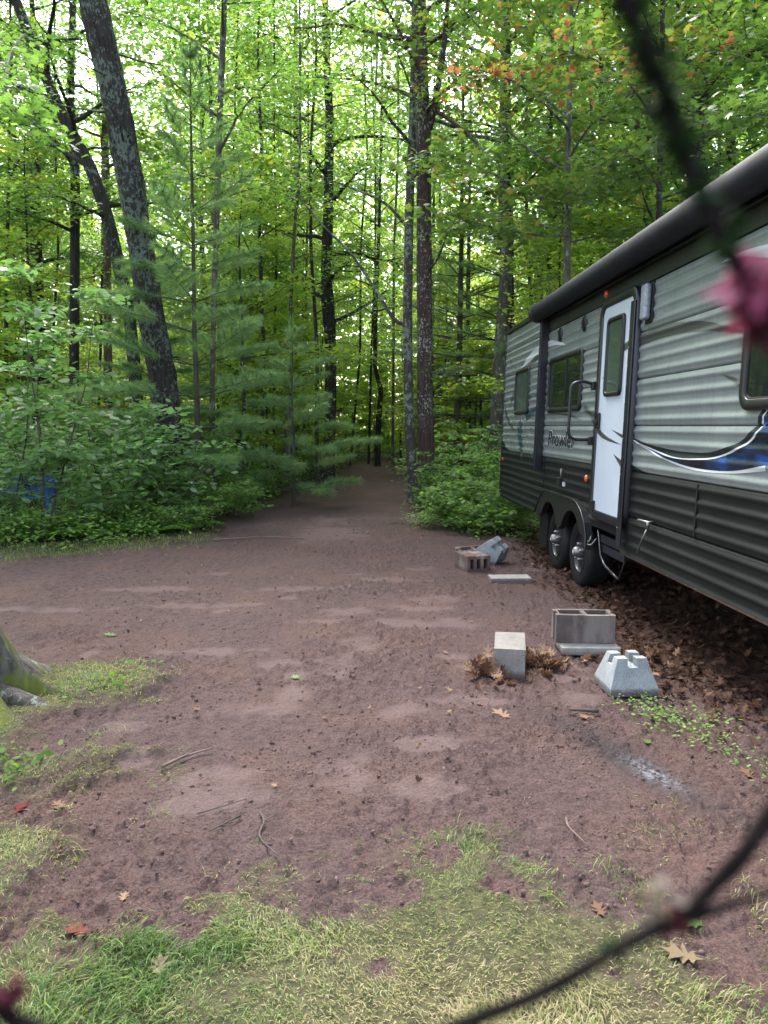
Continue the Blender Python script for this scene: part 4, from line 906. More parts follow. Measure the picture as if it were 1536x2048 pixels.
# ---------------------------------------------------------------- blue bench among the shrubs
M['blue'] = plain('blue', (0.02, 0.08, 0.38), .4, 0, .2, 10)
bn = tag(empty('garden_bench', (-6.35, 12.9, -.10), R(12)), 'bright blue slatted garden bench half hidden in the left shrubs', 'bench')
def bpart(name, *b):
    bm = bmesh.new(); add_box(bm, *b, .006); return bm_obj(name, bm, M['blue'], bn)
for x in (-.72, .66):
    for y in (-.25, .22): bpart('leg', x, x + .06, y, y + .05, 0, .44 if y < 0 else .78)
    bpart('armrest', x - .01, x + .07, -.28, .24, .60, .63); bpart('arm_post', x, x + .06, -.25, -.2, .45, .598)
for i in range(4): bpart('seat_slat', -.74, .74, -.26 + i * .12, -.17 + i * .12, .445, .47)
for i in range(3): bpart('back_slat', -.74, .74, .20 - .0, .217, .52 + i * .10, .59 + i * .10)

# ---------------------------------------------------------------- named trees
def world_path(pts): return [tuple(q) for q in pts]
def named(name, seed, path, bark, leaf, label, cat='tree', group=None, **kw):
    base = path[0]; z0 = gz(base[0], base[1]); loc = (base[0], base[1], z0 - .05)
    lp = [(x - base[0], y - base[1], z, r) for x, y, z, r in path]
    T, L = grow(seed, lp, **kw); return tag(tree_obj(name, T, L, M[bark], M[leaf], loc), label, cat, group)
def px(x, y, D):
    """photo measurement -> metres, used only to note where each trunk stands"""
    th_ = math.atan(172 / 1539.0); a_ = (x - 768) / 1539.0; c_ = -(y - 1024) / 1539.0
    dy = math.cos(th_) + math.sin(th_) * c_; dz = -math.sin(th_) + math.cos(th_) * c_; s = D / dy
    return (a_ * s, D, 1.55 + dz * s)
def trunk(pts, D, lean=0.0):
    """pts [(x, y, width)] in photo pixels, bottom first, at distance D (metres)"""
    o = []
    for i, (x, y, w_) in enumerate(pts):
        Dz = D + lean * i; X_, Y_, Z_ = px(x, y, Dz); o.append((X_, Y_, Z_ if i else 0.0, w_ / 2 / 1539 * Dz))
    return o
T1 = trunk([(352, 1012, 66), (338, 900, 56), (325, 760, 54), (300, 620, 50), (270, 420, 50), (236, 220, 50), (190, 30, 54), (150, -160, 44), (120, -380, 34), (110, -560, 12)], 14.2, -.1)
named('oak_tree', 11, T1, 'bark_oak', 'leaf_forest', 'massive leaning oak with dark lichen spotted trunk on the left', zb=8.6, zt=14.5, nlimb=16, Lmax=4.5, leaves=5500, lsize=.13, sub=5, trunk_n=40, rough=.07, flare=.35, dead=9, shape='flat')
T2 = trunk([(285, 960, 26), (262, 640, 25), (215, 430, 24), (180, 330, 24), (122, 225, 22), (70, 100, 20), (28, -10, 18), (-40, -200, 10)], 17.0)
named('leaning_tree', 12, T2, 'bark_dark', 'leaf_forest', 'slimmer dark trunk leaning left just behind the massive oak', zb=5.5, zt=13, nlimb=14, Lmax=2.8, leaves=5000, trunk_n=16, dead=8)
T3 = trunk([(146, 960, 20), (148, 790, 19), (150, 450, 18), (150, 330, 17), (140, 200, 14), (146, 0, 12), (150, -300, 6)], 20.0)
named('black_cherry_tree', 13, T3, 'bark_dark', 'leaf_forest', 'straight black trunk standing left of the massive oak', zb=5.5, zt=14, nlimb=16, Lmax=2.6, leaves=6000, trunk_n=16, dead=4)
T4 = trunk([(214, 900, 17), (215, 620, 16), (213, 380, 14), (205, 100, 10), (200, -200, 4)], 24.0)
named('forest_tree', 14, T4, 'bark_pink', 'leaf_forest', 'slender pinkish grey trunk seen between the black trunk and the oak', zb=8, zt=15, nlimb=12, Lmax=2.6, leaves=5000, trunk_n=12)
T5 = trunk([(425, 985, 12), (424, 800, 11), (428, 600, 11), (437, 300, 12), (445, 100, 12), (452, -60, 10), (455, -300, 5)], 15.5)
named('grey_sapling_tree', 15, T5, 'bark_grey', 'leaf_forest', 'thin pale grey trunk rising just right of the young pine', zb=5.5, zt=11, nlimb=12, Lmax=2.4, leaves=5000, lsize=.11, trunk_n=12, tone=(.3, .95))
T6 = trunk([(656, 958, 26), (660, 850, 23), (662, 700, 21), (654, 600, 26), (652, 560, 20), (656, 420, 20), (660, 250, 16), (650, 50, 12), (655, -200, 6)], 22.5)
named('burled_tree', 16, T6, 'bark_dark', 'leaf_forest', 'dark burled trunk at the left side of the path bend', zb=4.2, zt=15, nlimb=18, Lmax=3.2, leaves=9000, trunk_n=18, rough=.11, dead=4, tone=(.2, .9))
T7 = trunk([(755, 915, 12), (757, 830, 12), (762, 775, 10), (750, 735, 9), (752, 600, 8), (760, 400, 6), (765, 100, 4)], 30.0)
named('crooked_tree', 17, T7, 'bark_dark', 'leaf_forest', 'crooked black trunk standing beyond the far end of the path', zb=4.5, zt=14, nlimb=14, Lmax=3.0, leaves=7000, trunk_n=12, rough=.12)
# twin trees: two stems from one base
T8 = trunk([(852, 1012, 42), (852, 930, 35), (850, 760, 31), (848, 500, 29), (847, 250, 27), (842, 100, 24), (838, -60, 20), (836, -300, 14), (836, -500, 6)], 15.4)
tw = named('twin_trunk_tree', 18, T8, 'bark_brown', 'leaf_maple', 'reddish brown flaking trunk, thicker right one of the close pair at path side', zb=7.2, zt=13.5, nlimb=16, Lmax=3.0, leaves=7000, lsize=.11, trunk_n=34, rough=.05, flare=.3, dead=3, tone=(.2, .8))
A = Acc(); b0 = np.array(T8[0][:3])
def limbpath(acc, pts, D, r0, r1, n=8):
    P = np.array(smooth([np.array(px(x, y, D + (dd_ if dd_ else 0))) - b0 * [1, 1, 0] for x, y, dd_ in pts], 4)); acc.tube(P, np.linspace(r0, r1, len(P)), n)
limbpath(A, [(858, 250, 0), (868, 205, -.2), (885, 110, -.3), (895, 0, -.4), (905, -120, -.5)], 15.4, .075, .03)
limbpath(A, [(865, 210, 0), (885, 222, -.3), (930, 255, -.8), (975, 300, -1.2)], 15.4, .05, .012)
limbpath(A, [(850, 540, 0), (875, 510, -.4), (905, 440, -.8), (960, 370, -1.3)], 15.4, .03, .008)
A.obj('side_limb', M['bark_brown'], tw)
T9 = trunk([(829, 1004, 23), (821, 900, 20), (816, 760, 18), (815, 620, 18), (819, 400, 17), (828, 200, 17), (830, 0, 14), (828, -300, 7)], 15.9)
tw2 = named('twin_trunk_tree', 19, T9, 'bark_lichen', 'leaf_forest', 'slimmer pale lichen covered left trunk of the close pair at path side', zb=6.0, zt=12.5, nlimb=14, Lmax=2.6, leaves=6000, lsize=.10, trunk_n=22, rough=.06, flare=.25, tone=(.3, 1.0))
A = Acc(); b0 = np.array(T9[0][:3])
limbpath(A, [(818, 645, 0), (790, 635, .1), (760, 590, .2), (738, 555, .3), (700, 500, .6), (640, 440, .9), (590, 380, 1.2)], 15.9, .045, .012)
limbpath(A, [(822, 460, 0), (790, 420, .0), (760, 395, .2), (700, 370, .6), (620, 340, .9)], 15.9, .04, .010)
A.obj('side_limb', M['bark_lichen'], tw2)
T10 = trunk([(1022, 960, 17), (1021, 650, 16), (1018, 400, 15), (1014, 200, 15), (1012, 0, 12), (1010, -300, 6)], 19.0)
named('forest_tree', 20, T10, 'bark_dark', 'leaf_forest', 'straight dark trunk rising from behind the rear end of the trailer', zb=7.0, zt=14, nlimb=14, Lmax=2.8, leaves=6000, trunk_n=16, dead=6)
T11 = trunk([(1132, 960, 15), (1133, 600, 14), (1136, 430, 13), (1135, 330, 11), (1139, 200, 10), (1142, 60, 9), (1143, -200, 4)], 12.6)
named('red_maple_tree', 21, T11, 'bark_grey', 'leaf_maple', 'slim young maple behind the trailer with leaves turning orange', zb=4.3, zt=8.2, nlimb=15, Lmax=2.4, leaves=2400, lsize=.115, tpl=MAPLE, trunk_n=12, droop=.15, up=.35, tone=(.25, .85), tone_top=.12, spread=.20, tilt=.4)
T12 = trunk([(1316, 900, 13), (1318, 400, 12), (1322, 250, 11), (1325, 100, 10), (1325, -150, 6)], 12.0)
named('young_maple_tree', 22, T12, 'bark_dark', 'leaf_maple', 'slim dark maple trunk behind the middle of the trailer roof', zb=4.4, zt=8.5, nlimb=14, Lmax=2.3, leaves=2200, lsize=.12, tpl=MAPLE, trunk_n=12, tone=(.1, .78), spread=.22)
T13 = trunk([(1395, 900, 44), (1396, 300, 38), (1400, 170, 34), (1428, 20, 30), (1450, -150, 22), (1470, -350, 10)], 16.5)
named('forked_tree', 23, T13, 'bark_dark', 'leaf_forest', 'thick forked dark trunk above the awning at upper right', zb=7.0, zt=14, nlimb=14, Lmax=3.0, leaves=6500, trunk_n=20, flare=.1)
T14 = trunk([(1300, 900, 22), (1296, 380, 20), (1283, 320, 17), (1268, 200, 13), (1262, 0, 9), (1260, -250, 4)], 20.0)
named('forest_tree', 24, T14, 'bark_grey', 'leaf_forest', 'grey trunk between the two slim maples behind the trailer roof', zb=7.0, zt=14, nlimb=14, Lmax=2.8, leaves=6000, trunk_n=14)
T15 = trunk([(1470, 900, 20), (1462, 300, 18), (1458, 120, 16), (1475, -60, 12), (1480, -300, 5)], 19.0)
named('forest_tree', 25, T15, 'bark_dark', 'leaf_forest', 'dark trunk right of the thick forked tree above the trailer', zb=6.5, zt=14, nlimb=14, Lmax=2.8, leaves=6000, trunk_n=14)
# mossy trunk at left frame edge
T16 = [(-2.42, 4.2, 0, .27), (-2.44, 4.2, .25, .265), (-2.50, 4.2, .8, .25), (-2.62, 4.15, 2.0, .235), (-2.8, 4.05, 4.0, .21), (-3.0, 3.95, 6.0, .17), (-3.1, 3.9, 8.5, .12), (-3.2, 3.9, 11, .05)]
tmo = named('mossy_tree', 26, T16, 'bark_mossy', 'leaf_forest', 'moss covered trunk base flaring into the turf at the left edge', zb=6.5, zt=11, nlimb=10, Lmax=2.2, leaves=2500, trunk_n=40, rough=.05, flare=1.05)
A = Acc()
Q = np.array(smooth([(.2, -.05, .12), (.42, -.10, .07), (.60, -.16, .035), (.74, -.26, -.02)], 5)); A.tube(Q, np.linspace(.07, .03, len(Q)), 12)
A.obj('surface_root', M['bark_grey'], tmo)

def leafy(parent, pts, n, tone, r0=.022, size=.12, spread=.26, tpl=MAPLE, leaf='leaf_maple', seed=0, bark='bark_grey'):
    rg_ = np.random.default_rng(seed); b = np.array(parent.location); P = np.array(smooth([np.array(px(x, y, D)) - b for x, y, D in pts], 5)); A = Acc(); A.tube(P, np.linspace(r0, .005, len(P)), 7)
    src = [P[k] for k in range(len(P) // 3, len(P))]
    for k in range(len(P) // 4, len(P)):
        for sg in (-1, 1):
            dl = P[min(k + 1, len(P) - 1)] - P[k - 1]; dl /= np.linalg.norm(dl); an = sg * rg_.uniform(.6, 1.2)
            dv = np.array([dl[0] * math.cos(an) - dl[1] * math.sin(an), dl[0] * math.sin(an) + dl[1] * math.cos(an), dl[2] * .5 + rg_.normal(.05, .12)]); C2 = wavy(rg_, P[k], dv, rg_.uniform(.3, .75), 4, .25, .12)
            A.tube(C2, [.006, .005, .004, .003, .002], 4); src += [C2[2], C2[3], C2[4], C2[4]]
    src = np.array(src); idx = rg_.integers(0, len(src), n); Q = src[idx] + rg_.normal(0, 1, (n, 3)) * np.array([spread, spread, spread * .35]) * .5
    ct = rg_.uniform(-.15, .15, len(src))
    lv = cloud(tpl, Q, rots(rg_, n, .45), size * rg_.uniform(.6, 1.15, n), np.clip(rg_.uniform(tone[0], tone[1], n) + ct[idx], 0, 1))
    br = A.obj('leafy_branch', M[bark], parent); np_obj('leaves', lv[0], lv[1], M[leaf], br, {'tone': lv[2]})
t11, t12 = bpy.data.objects['red_maple_tree'], bpy.data.objects['young_maple_tree']
leafy(t11, [(1136, 430, 12.6), (1070, 390, 11.6), (980, 345, 10.8), (880, 300, 10.2)], 520, (.25, .9), seed=1)
leafy(t11, [(1136, 470, 12.6), (1080, 470, 11.6), (990, 455, 10.8), (900, 430, 10.4)], 420, (.2, .8), seed=2)
leafy(t11, [(1139, 260, 12.6), (1080, 200, 11.4), (1020, 160, 10.6), (960, 140, 10.2)], 330, (.5, 1.0), seed=3)
leafy(t11, [(1136, 400, 12.6), (1180, 360, 11.5), (1240, 330, 10.6)], 300, (.2, .85), seed=9)
leafy(t12, [(1322, 260, 12.0), (1260, 170, 10.6), (1190, 120, 9.8), (1120, 100, 9.6)], 380, (.4, 1.0), seed=4)
leafy(t12, [(1322, 200, 12.0), (1370, 130, 10.6), (1440, 90, 9.8)], 300, (.35, 1.0), seed=5)
leafy(t12, [(1320, 330, 12.0), (1380, 270, 10.2), (1450, 235, 9.2), (1520, 230, 8.8)], 520, (.1, .6), seed=6)
leafy(t12, [(1320, 380, 12.0), (1290, 330, 11), (1240, 300, 10)], 260, (.1, .6), seed=10)
leafy(tw2, [(828, 200, 15.9), (805, 130, 14.5), (770, 60, 13.6)], 320, (.25, .85), seed=7, bark='bark_lichen', size=.11)
leafy(tw, [(848, 740, 15.4), (880, 745, 15.0), (920, 735, 14.6)], 60, (.1, .5), r0=.008, size=.10, seed=8)
leafy(bpy.data.objects['leaning_tree'], [(60, 60, 17), (30, 90, 12), (10, 160, 9.5), (30, 220, 8.8)], 420, (.3, .8), seed=12, leaf='leaf_forest')
# thin stems in the middle distance, each a tree of its own
thin = [(20, 940, 9, 21, 'bark_dark'), (78, 950, 7, 25, 'bark_grey'), (45, 900, 9, 24, 'bark_dark'), (520, 900, 8, 20, 'bark_dark'), (545, 905, 6, 23, 'bark_dark'), (578, 930, 8, 19, 'bark_grey'),
        (605, 880, 6, 26, 'bark_dark'), (632, 940, 8, 20, 'bark_dark'), (700, 890, 5, 30, 'bark_dark'), (737, 880, 5, 32, 'bark_dark'), (785, 880, 6, 27, 'bark_grey'), (862, 890, 6, 25, 'bark_grey'),
        (885, 890, 6, 30, 'bark_dark'), (190, 880, 6, 26, 'bark_dark'), (478, 900, 6, 24, 'bark_dark'), (1062, 900, 9, 22, 'bark_dark'), (1185, 900, 9, 20, 'bark_grey'), (1230, 900, 10, 24, 'bark_dark'), (1380, 900, 10, 23, 'bark_dark'), (110, 930, 6, 22, 'bark_dark')]
desc = ['at far left in front of the pale shrubs', 'second from the left frame edge, grey', 'near the left frame edge, dark', 'right of the young pine, dark', 'a little right of the young pine, very thin', 'midway between pine and burled trunk, grey',
        'behind the left side of the path, faint', 'just left of the burled trunk', 'right of the burled trunk, very thin', 'beyond the path end, left of the crooked trunk', 'just left of the close trunk pair, grey', 'just right of the close trunk pair, grey',
        'right of the close trunk pair, further back', 'between the black trunk and the leaning trunks', 'between the pine and the middle stems', 'above the rear corner of the trailer', 'left of the young maple row over the trailer, grey', 'over the middle of the trailer awning', 'over the awning beside the forked tree', 'between the far left stems and the black trunk']
for i, (x, y, w_, D, bk) in enumerate(thin):
    rg = np.random.default_rng(100 + i); P = []; xx_ = x
    for j, yy_ in enumerate((y, 700, 500, 300, 100, -100)):
        P.append((xx_, yy_, w_ * (1 - .11 * j))); xx_ += rg.normal(0, 7)
    named('slender_tree', 100 + i, trunk(P, D), bk, 'leaf_bright' if i % 3 == 0 else 'leaf_forest', 'slender stem ' + desc[i], group='slender stems in the woods', zb=3.2 + rg.uniform(0, 2), zt=12, nlimb=11, Lmax=2.1, leaves=2600, trunk_n=8, flare=.1, tone=(.2, .95), dead=5, twigs=False)

# ---------------------------------------------------------------- white pines
def needle_tufts(rng, P, D, n_per, L, wd):
    n = len(P); K = n * n_per; ax = np.repeat(D, n_per, 0); b = np.repeat(P, n_per, 0)
    v = ax * rng.uniform(.2, 1.3, (K, 1)) + rng.normal(0, .55, (K, 3)); v /= np.linalg.norm(v, axis=1)[:, None]; v[:, 2] -= .12
    s = np.cross(v, rng.normal(0, 1, (K, 3))); s /= np.linalg.norm(s, axis=1)[:, None]
    b = b - ax * rng.uniform(0, .14, (K, 1)); l = L * rng.uniform(.7, 1.15, (K, 1))
    V = np.stack([b - s * wd / 2, b + s * wd / 2, b + v * l], 1).reshape(-1, 3)
    F = np.arange(K * 3).reshape(-1, 3); tn = np.repeat(np.clip(np.repeat(rng.uniform(.1, .85, n), n_per) + rng.normal(0, .12, K), 0, 1), 3)
    return V, F, tn
def pine(seed, h, reach, r, zb=.6, step=.42, n_per=34, L=.10, wd=.0042, thin_low=1.0, top_only=0.0, dens=1.0):
    rng = np.random.default_rng(seed); path = straight(rng, h, r, 0.0, .02); T = Acc(); bark_trunk(T, path, 10, .02, seed, .15)
    P, D = [], []; z = zb
    while z < h - .15:
        f = (z - zb) / (h - zb); nb = rng.integers(4, 6); a0 = rng.uniform(0, 6.28)
        for b in range(nb):
            if rng.random() < .1: continue
            aa = a0 + b * 6.28 / nb + rng.normal(0, .2); Lb = reach * (1 - f) ** .75 * rng.uniform(.7, 1.1) * (1.0 if f > .12 else .8)
            if Lb < .12: Lb = .15
            c, rr_ = trunk_interp(path, z); B = wavy(rng, c, (math.cos(aa), math.sin(aa), .12 + .5 * f), Lb, 6, -.15 + .35 * (1 - f), .05)
            T.tube(B, np.linspace(max(.005, rr_ * .3), .003, 7), 5)
            if rng.random() < top_only * (1 - f): continue
            m_ = max(3, int(Lb * 6.5 * dens))
            for q in range(m_):
                g = .28 + .72 * (q + .5) / m_; kk = g * 6; k0 = min(5, int(kk)); pt_ = B[k0] * (1 - (kk - k0)) + B[k0 + 1] * (kk - k0); dl = B[k0 + 1] - B[k0]; dl /= np.linalg.norm(dl)
                an = (1 if q % 2 else -1) * rng.uniform(.5, .95); sl = Lb * .36 * (1.15 - g) + .06
                dv = np.array([dl[0] * math.cos(an) - dl[1] * math.sin(an), dl[0] * math.sin(an) + dl[1] * math.cos(an), dl[2] + .1]); dv /= np.linalg.norm(dv)
                T.tube(np.array([pt_, pt_ + dv * sl]), [.004, .002], 3)
                for w_ in np.arange(.35, 1.01, max(.12, .13 / sl)): P.append(pt_ + dv * sl * w_); D.append(dv)
            P.append(B[-1]); D.append((B[-1] - B[-2]) / np.linalg.norm(B[-1] - B[-2]))
        z += step * rng.uniform(.85, 1.15)
    top = np.array(path[-1][:3]); P.append(top); D.append(np.array([0, 0, 1.0]))
    Nd = needle_tufts(rng, np.array(P), np.array(D), n_per, L, wd)
    return T, Nd
def pine_obj(x, y, args, label, group=None, rz=0.0):
    T, L = pine(*args[0], **args[1]); e_ = empty('white_pine', (x, y, gz(x, y) - .03), rz); T.obj('trunk', M['pine_bark'], e_)
    np_obj('needles', L[0], L[1], M['needle'], e_, {'tone': L[2]}); return tag(e_, label, 'pine tree', group)
p1 = pine_obj(-3.30, 13.6, ((31, 7.9, 2.6, .062), dict(zb=1.0, step=.50, n_per=55, L=.17, wd=.0075, dens=1.05)), 'tall young white pine with long soft needles in front of the oak')
p2 = pine_obj(-1.75, 14.8, ((32, 3.6, 1.9, .035), dict(zb=.35, step=.36, n_per=55, L=.17, wd=.0075, dens=1.05)), 'short bushy white pine whose boughs hang over the left edge of the path')
p3 = pine_obj(-4.5, 15.2, ((33, 5.2, 1.9, .045), dict(zb=1.2, step=.45, n_per=60, L=.16, wd=.009)), 'middle sized white pine behind the oak trunk on its left')
p4 = pine_obj(1.35 + .6, 15.0 + 5.5, ((34, 12.5, 2.3, .10), dict(zb=1.8, step=.5, n_per=34, L=.15, wd=.009, top_only=.8, dens=.8)), 'dark pine with dead lower branches right of the close trunk pair')
for i, (x, y, rz, sc, lb) in enumerate([(2.9, 19.2, 1.2, .95, 'dark pine just behind the rear corner of the trailer'), (2.55, 23.5, 2.6, 1.0, 'bare limbed pine between the trunk pair and trailer, second row'), (4.6, 22.0, 4.0, 1.1, 'pine rising over the rear half of the trailer roof'),
                                        (6.2, 19.0, 5.0, 1.05, 'pine behind the middle of the trailer roof'), (1.6, 26.5, .6, 1.0, 'furthest pine seen right of the trunk pair')]):
    tag(copy_tree(p4, (x, y, gz(x, y)), rz, sc), lb, 'pine tree')

# ---------------------------------------------------------------- near saplings, shrubs, ferns
def shrub(seed, h, rad, n_st, leaves, lsize, tpl, stem_r=.008):
    rng = np.random.default_rng(seed); T = Acc(); pos = []
    for i in range(n_st):
        aa = rng.uniform(0, 6.28); B = wavy(rng, (rng.normal(0, rad * .25), rng.normal(0, rad * .25), -.03), (math.cos(aa) * .45 * rad / h * 2, math.sin(aa) * .45 * rad / h * 2, 1), h * rng.uniform(.6, 1.05), 6, .1, .09)
        T.tube(B, np.linspace(stem_r, .003, 7), 5)
        for k in range(2, 7):
            for _ in range(3):
                a2 = rng.uniform(0, 6.28); C2 = wavy(rng, B[k], (math.cos(a2), math.sin(a2), .35), rad * .45 * rng.uniform(.5, 1.1), 3, .3, .1); T.tube(C2, [.004, .003, .0025, .002], 3)
                pos += [C2[1], C2[2], C2[3]]
    pos = np.array(pos); idx = rng.integers(0, len(pos), leaves); P = pos[idx] + rng.normal(0, 1, (leaves, 3)) * np.array([.09, .09, .03]) * (lsize / .1)
    k = P[:, 2] > .02; P = P[k]; n = len(P); L = cloud(tpl, P, rots(rng, n, .38), lsize * rng.uniform(.6, 1.2, n), rng.uniform(.1, .9, n)); return T, L
def shrub_obj(name, x, y, args, leaf, label, cat, group=None, rz=0.0):
    T, L = shrub(*args); e_ = empty(name, (x, y, gz(x, y)), rz); T.obj('stems', M['twig'], e_); np_obj('foliage', L[0], L[1], M[leaf], e_, {'tone': L[2]}); return tag(e_, label, cat, group)
s1 = shrub_obj('ash_sapling', -4.75, 10.4, (41, 3.6, 1.0, 3, 1100, .15, OVAL, .016), 'leaf_blue', 'tall pale leaved ash sapling at the left edge of the clearing', 'sapling')
s2 = shrub_obj('ash_sapling', -4.05, 10.9, (42, 1.7, .95, 6, 1100, .13, OVAL), 'leaf_blue', 'low broad leaved sapling in front of the blue bench', 'sapling')
s3 = shrub_obj('ash_sapling', -5.6, 11.3, (43, 4.4, 1.2, 3, 1500, .14, OVAL, .018), 'leaf_blue', 'tallest pale ash sapling behind the blue bench at the left edge', 'sapling')
s4 = shrub_obj('maple_shrub', 1.55, 12.1, (44, 1.1, .75, 9, 1500, .085, MAPLE), 'leaf_shrub', 'knee high maple seedlings between the trunk pair and the trailer', 'shrub')
s5 = shrub_obj('maple_shrub', 1.2, 11.75, (45, .75, .6, 9, 1000, .08, MAPLE), 'leaf_shrub', 'low maple seedlings around the foot of the trunk pair', 'shrub')
s6 = shrub_obj('maple_shrub', 1.45, 11.1, (46, .6, .6, 9, 1000, .08, MAPLE), 'leaf_shrub', 'lowest maple seedlings at the front of the clump by the dirt', 'shrub')
s7 = shrub_obj('maple_shrub', 2.15, 13.6, (47, 1.45, .8, 7, 1500, .085, MAPLE), 'leaf_shrub', 'tallest maple seedlings close behind the rear of the trailer', 'shrub')
proto = [s2, s4, s7]; k_ = 0
fill = [(-3.3, 12.2, 0, 1.0), (-2.6, 12.9, 1, .8), (-4.6, 12.6, 0, 1.2), (-3.7, 12.9, 1, 1.1), (-5.3, 10.3, 0, .9), (-6.3, 13.8, 0, 1.3), (-2.9, 11.2, 1, .6), (-3.9, 11.4, 1, .7), (-4.9, 9.9, 1, .6), (-5.6, 9.9, 0, .7), (-2.4, 14.5, 2, .7),
        (.95, 14.2, 2, .8), (2.4, 14.8, 2, 1.1), (1.2, 16.5, 2, 1.0), (2.2, 17.0, 0, 1.0), (-2.6, 17.2, 2, .8), (-3.6, 16.6, 0, 1.2), (-5.2, 16.2, 0, 1.5), (-7.2, 15.5, 0, 1.6), (-2.4, 21.0, 2, .8), (1.4, 21, 2, .9), (-2.1, 25.5, 2, 1.0), (1.3, 27, 2, 1.0)]
for x, y, pi_, sc in fill:
    k_ += 1; c = copy_tree(proto[pi_], (x, y, gz(x, y)), k_ * 1.7, sc)
    q_ = 768 + 1539 * x / y; w_ = next(n_ for v_, n_ in ((60, 'under the tall ash sapling'), (170, 'around the blue bench'), (260, 'left of the oak foot'), (370, 'at the oak foot'), (440, 'below the young pine'), (520, 'right of the young pine'), (700, 'by the path bend'), (800, 'right of the path bend'), (900, 'behind the trunk pair'), (9999, 'by the rear of the trailer')) if q_ <= v_)
    tag(c, ['blue green broad leaved shrub ', 'maple leaved shrub ', 'tall thin maple shrub '][pi_] + w_ + (', front row' if y < 11.5 else ', behind the front row' if y < 14 else ', deep in the undergrowth' if y < 20 else ', far along the path'), 'shrub', 'undergrowth shrubs ' + ('left' if x < 0 else 'right') + ' of the path')
    c.name = 'forest_shrub'
def fern(seed, L=.55, nf=9):
    rng = np.random.default_rng(seed); A = Acc(); VV = []
    for i in range(nf):
        aa = i * 6.28 / nf + rng.normal(0, .2); l = L * rng.uniform(.7, 1.1); s = np.linspace(0, 1, 15)
        C = np.stack([np.cos(aa) * l * s * .85, np.sin(aa) * l * s * .85, l * (.75 * s - .62 * s * s)], 1); A.tube(C, np.linspace(.003, .001, 15), 3)
        sd = np.array([-math.sin(aa), math.cos(aa), 0]); fw = np.array([math.cos(aa), math.sin(aa), 0])
        for k in range(2, 15):
            w_ = l * .32 * math.sin(math.pi * (k / 15) ** .7) + .01
            for sg in (-1, 1):
                b = C[k]; tip = b + sd * sg * w_ + fw * w_ * .35 - np.array([0, 0, w_ * .2]); m1 = b + sd * sg * w_ * .5 + fw * .022 + fw * w_ * .17; m2 = b + sd * sg * w_ * .5 - fw * .016 + fw * w_ * .1
                A.add(np.array([b, m2, tip, m1]), np.array([(0, 1, 2, 3)]), np.full(4, rng.random()))
    return A
fs_ = [(-3.25, 11.0, .75, 'fern at the foot of the young pine by the dirt'), (-4.5, 10.3, .7, 'fern in the left undergrowth below the blue bench'), (-3.9, 10.6, .6, 'small fern between the low sapling and the pine'), (-5.0, 11.6, .8, 'large fern right in front of the bench seat'), (-2.9, 11.7, .55, 'small fern right of the oak base')]
f0 = None
for i, (x, y, s, lb) in enumerate(fs_):
    f = tag(fern(60 + i, s, 9).obj('fern', M['fern'], None, False), lb, 'fern'); f.location = (x, y, gz(x, y)); f['group'] = 'ferns at the edge of the woods'
# ground cover over the forest floor
def gcover(n, x0, x1, y0, y1, hmin, hmax, size, tpl, cond):
    xx = rng.uniform(x0, x1, n); yy = rng.uniform(y0, y1, n); d, *_ = masks(xx, yy); k = cond(xx, yy, d); xx, yy = xx[k], yy[k]; m_ = len(xx)
    cl_ = fbm(xx, yy, .5, 88, 2); z = hground(xx, yy) + rng.uniform(hmin, hmax, m_) * (.3 + 1.2 * sstep(.35, .7, cl_))
    return cloud(tpl, np.stack([xx, yy, z], 1), rots(rng, m_, .35), size * rng.uniform(.6, 1.3, m_), rng.uniform(.1, .95, m_))
rng = np.random.default_rng(91)
lv = gcover(26000, -8, -1.2, 9.2, 17, .03, .30, .07, OVAL, lambda x, y, d: (d < -.25 - .4 * rng.random(len(x))) & (fbm(x, y, .35, 7, 2) > .38))
tag(np_obj('ground_cover', lv[0], lv[1], M['leaf_shrub'], None, {'tone': lv[2]}), 'low leafy ground cover on the left beneath the pines', 'ground cover', kind='stuff')
lv = gcover(9000, .2, 3.2, 10.4, 16, .03, .25, .06, OVAL, lambda x, y, d: (d < -.08) & (fbm(x, y, .3, 7, 2) > .42))
tag(np_obj('ground_cover', lv[0], lv[1], M['leaf_shrub'], None, {'tone': lv[2]}), 'low leafy ground cover around the trunk pair', 'ground cover', kind='stuff')
lv = gcover(42000, -28, 24, 16, 48, .05, .6, .13, KITE, lambda x, y, d: (d < -.2))
tag(np_obj('forest_undergrowth', lv[0], lv[1], M['leaf_forest'], None, {'tone': lv[2]}), 'mixed low undergrowth covering the forest floor in the distance', 'undergrowth', kind='stuff')
# cut stump stick by the path
A = Acc(); A.tube(np.array([(0, 0, -.05), (-.03, 0, .15), (-.07, 0, .33)]), [.05, .045, .045], 10, True)
M['cutwood'] = plain('cutwood', (0.32, 0.2, 0.1), .8)
st_ = A.obj('cut_stump', M['bark_dark'], None, True); st_.location = (-1.56, 19.3, 0); tag(st_, 'thin dark cut stump sticking up at the left edge of the path', 'stump')
cap_ = lathe([(0, .002), (.044, .001), (.045, 0)], (-.071, 0, .331), (0, 0, 1), 12).obj('cut_face', M['cutwood'], st_)

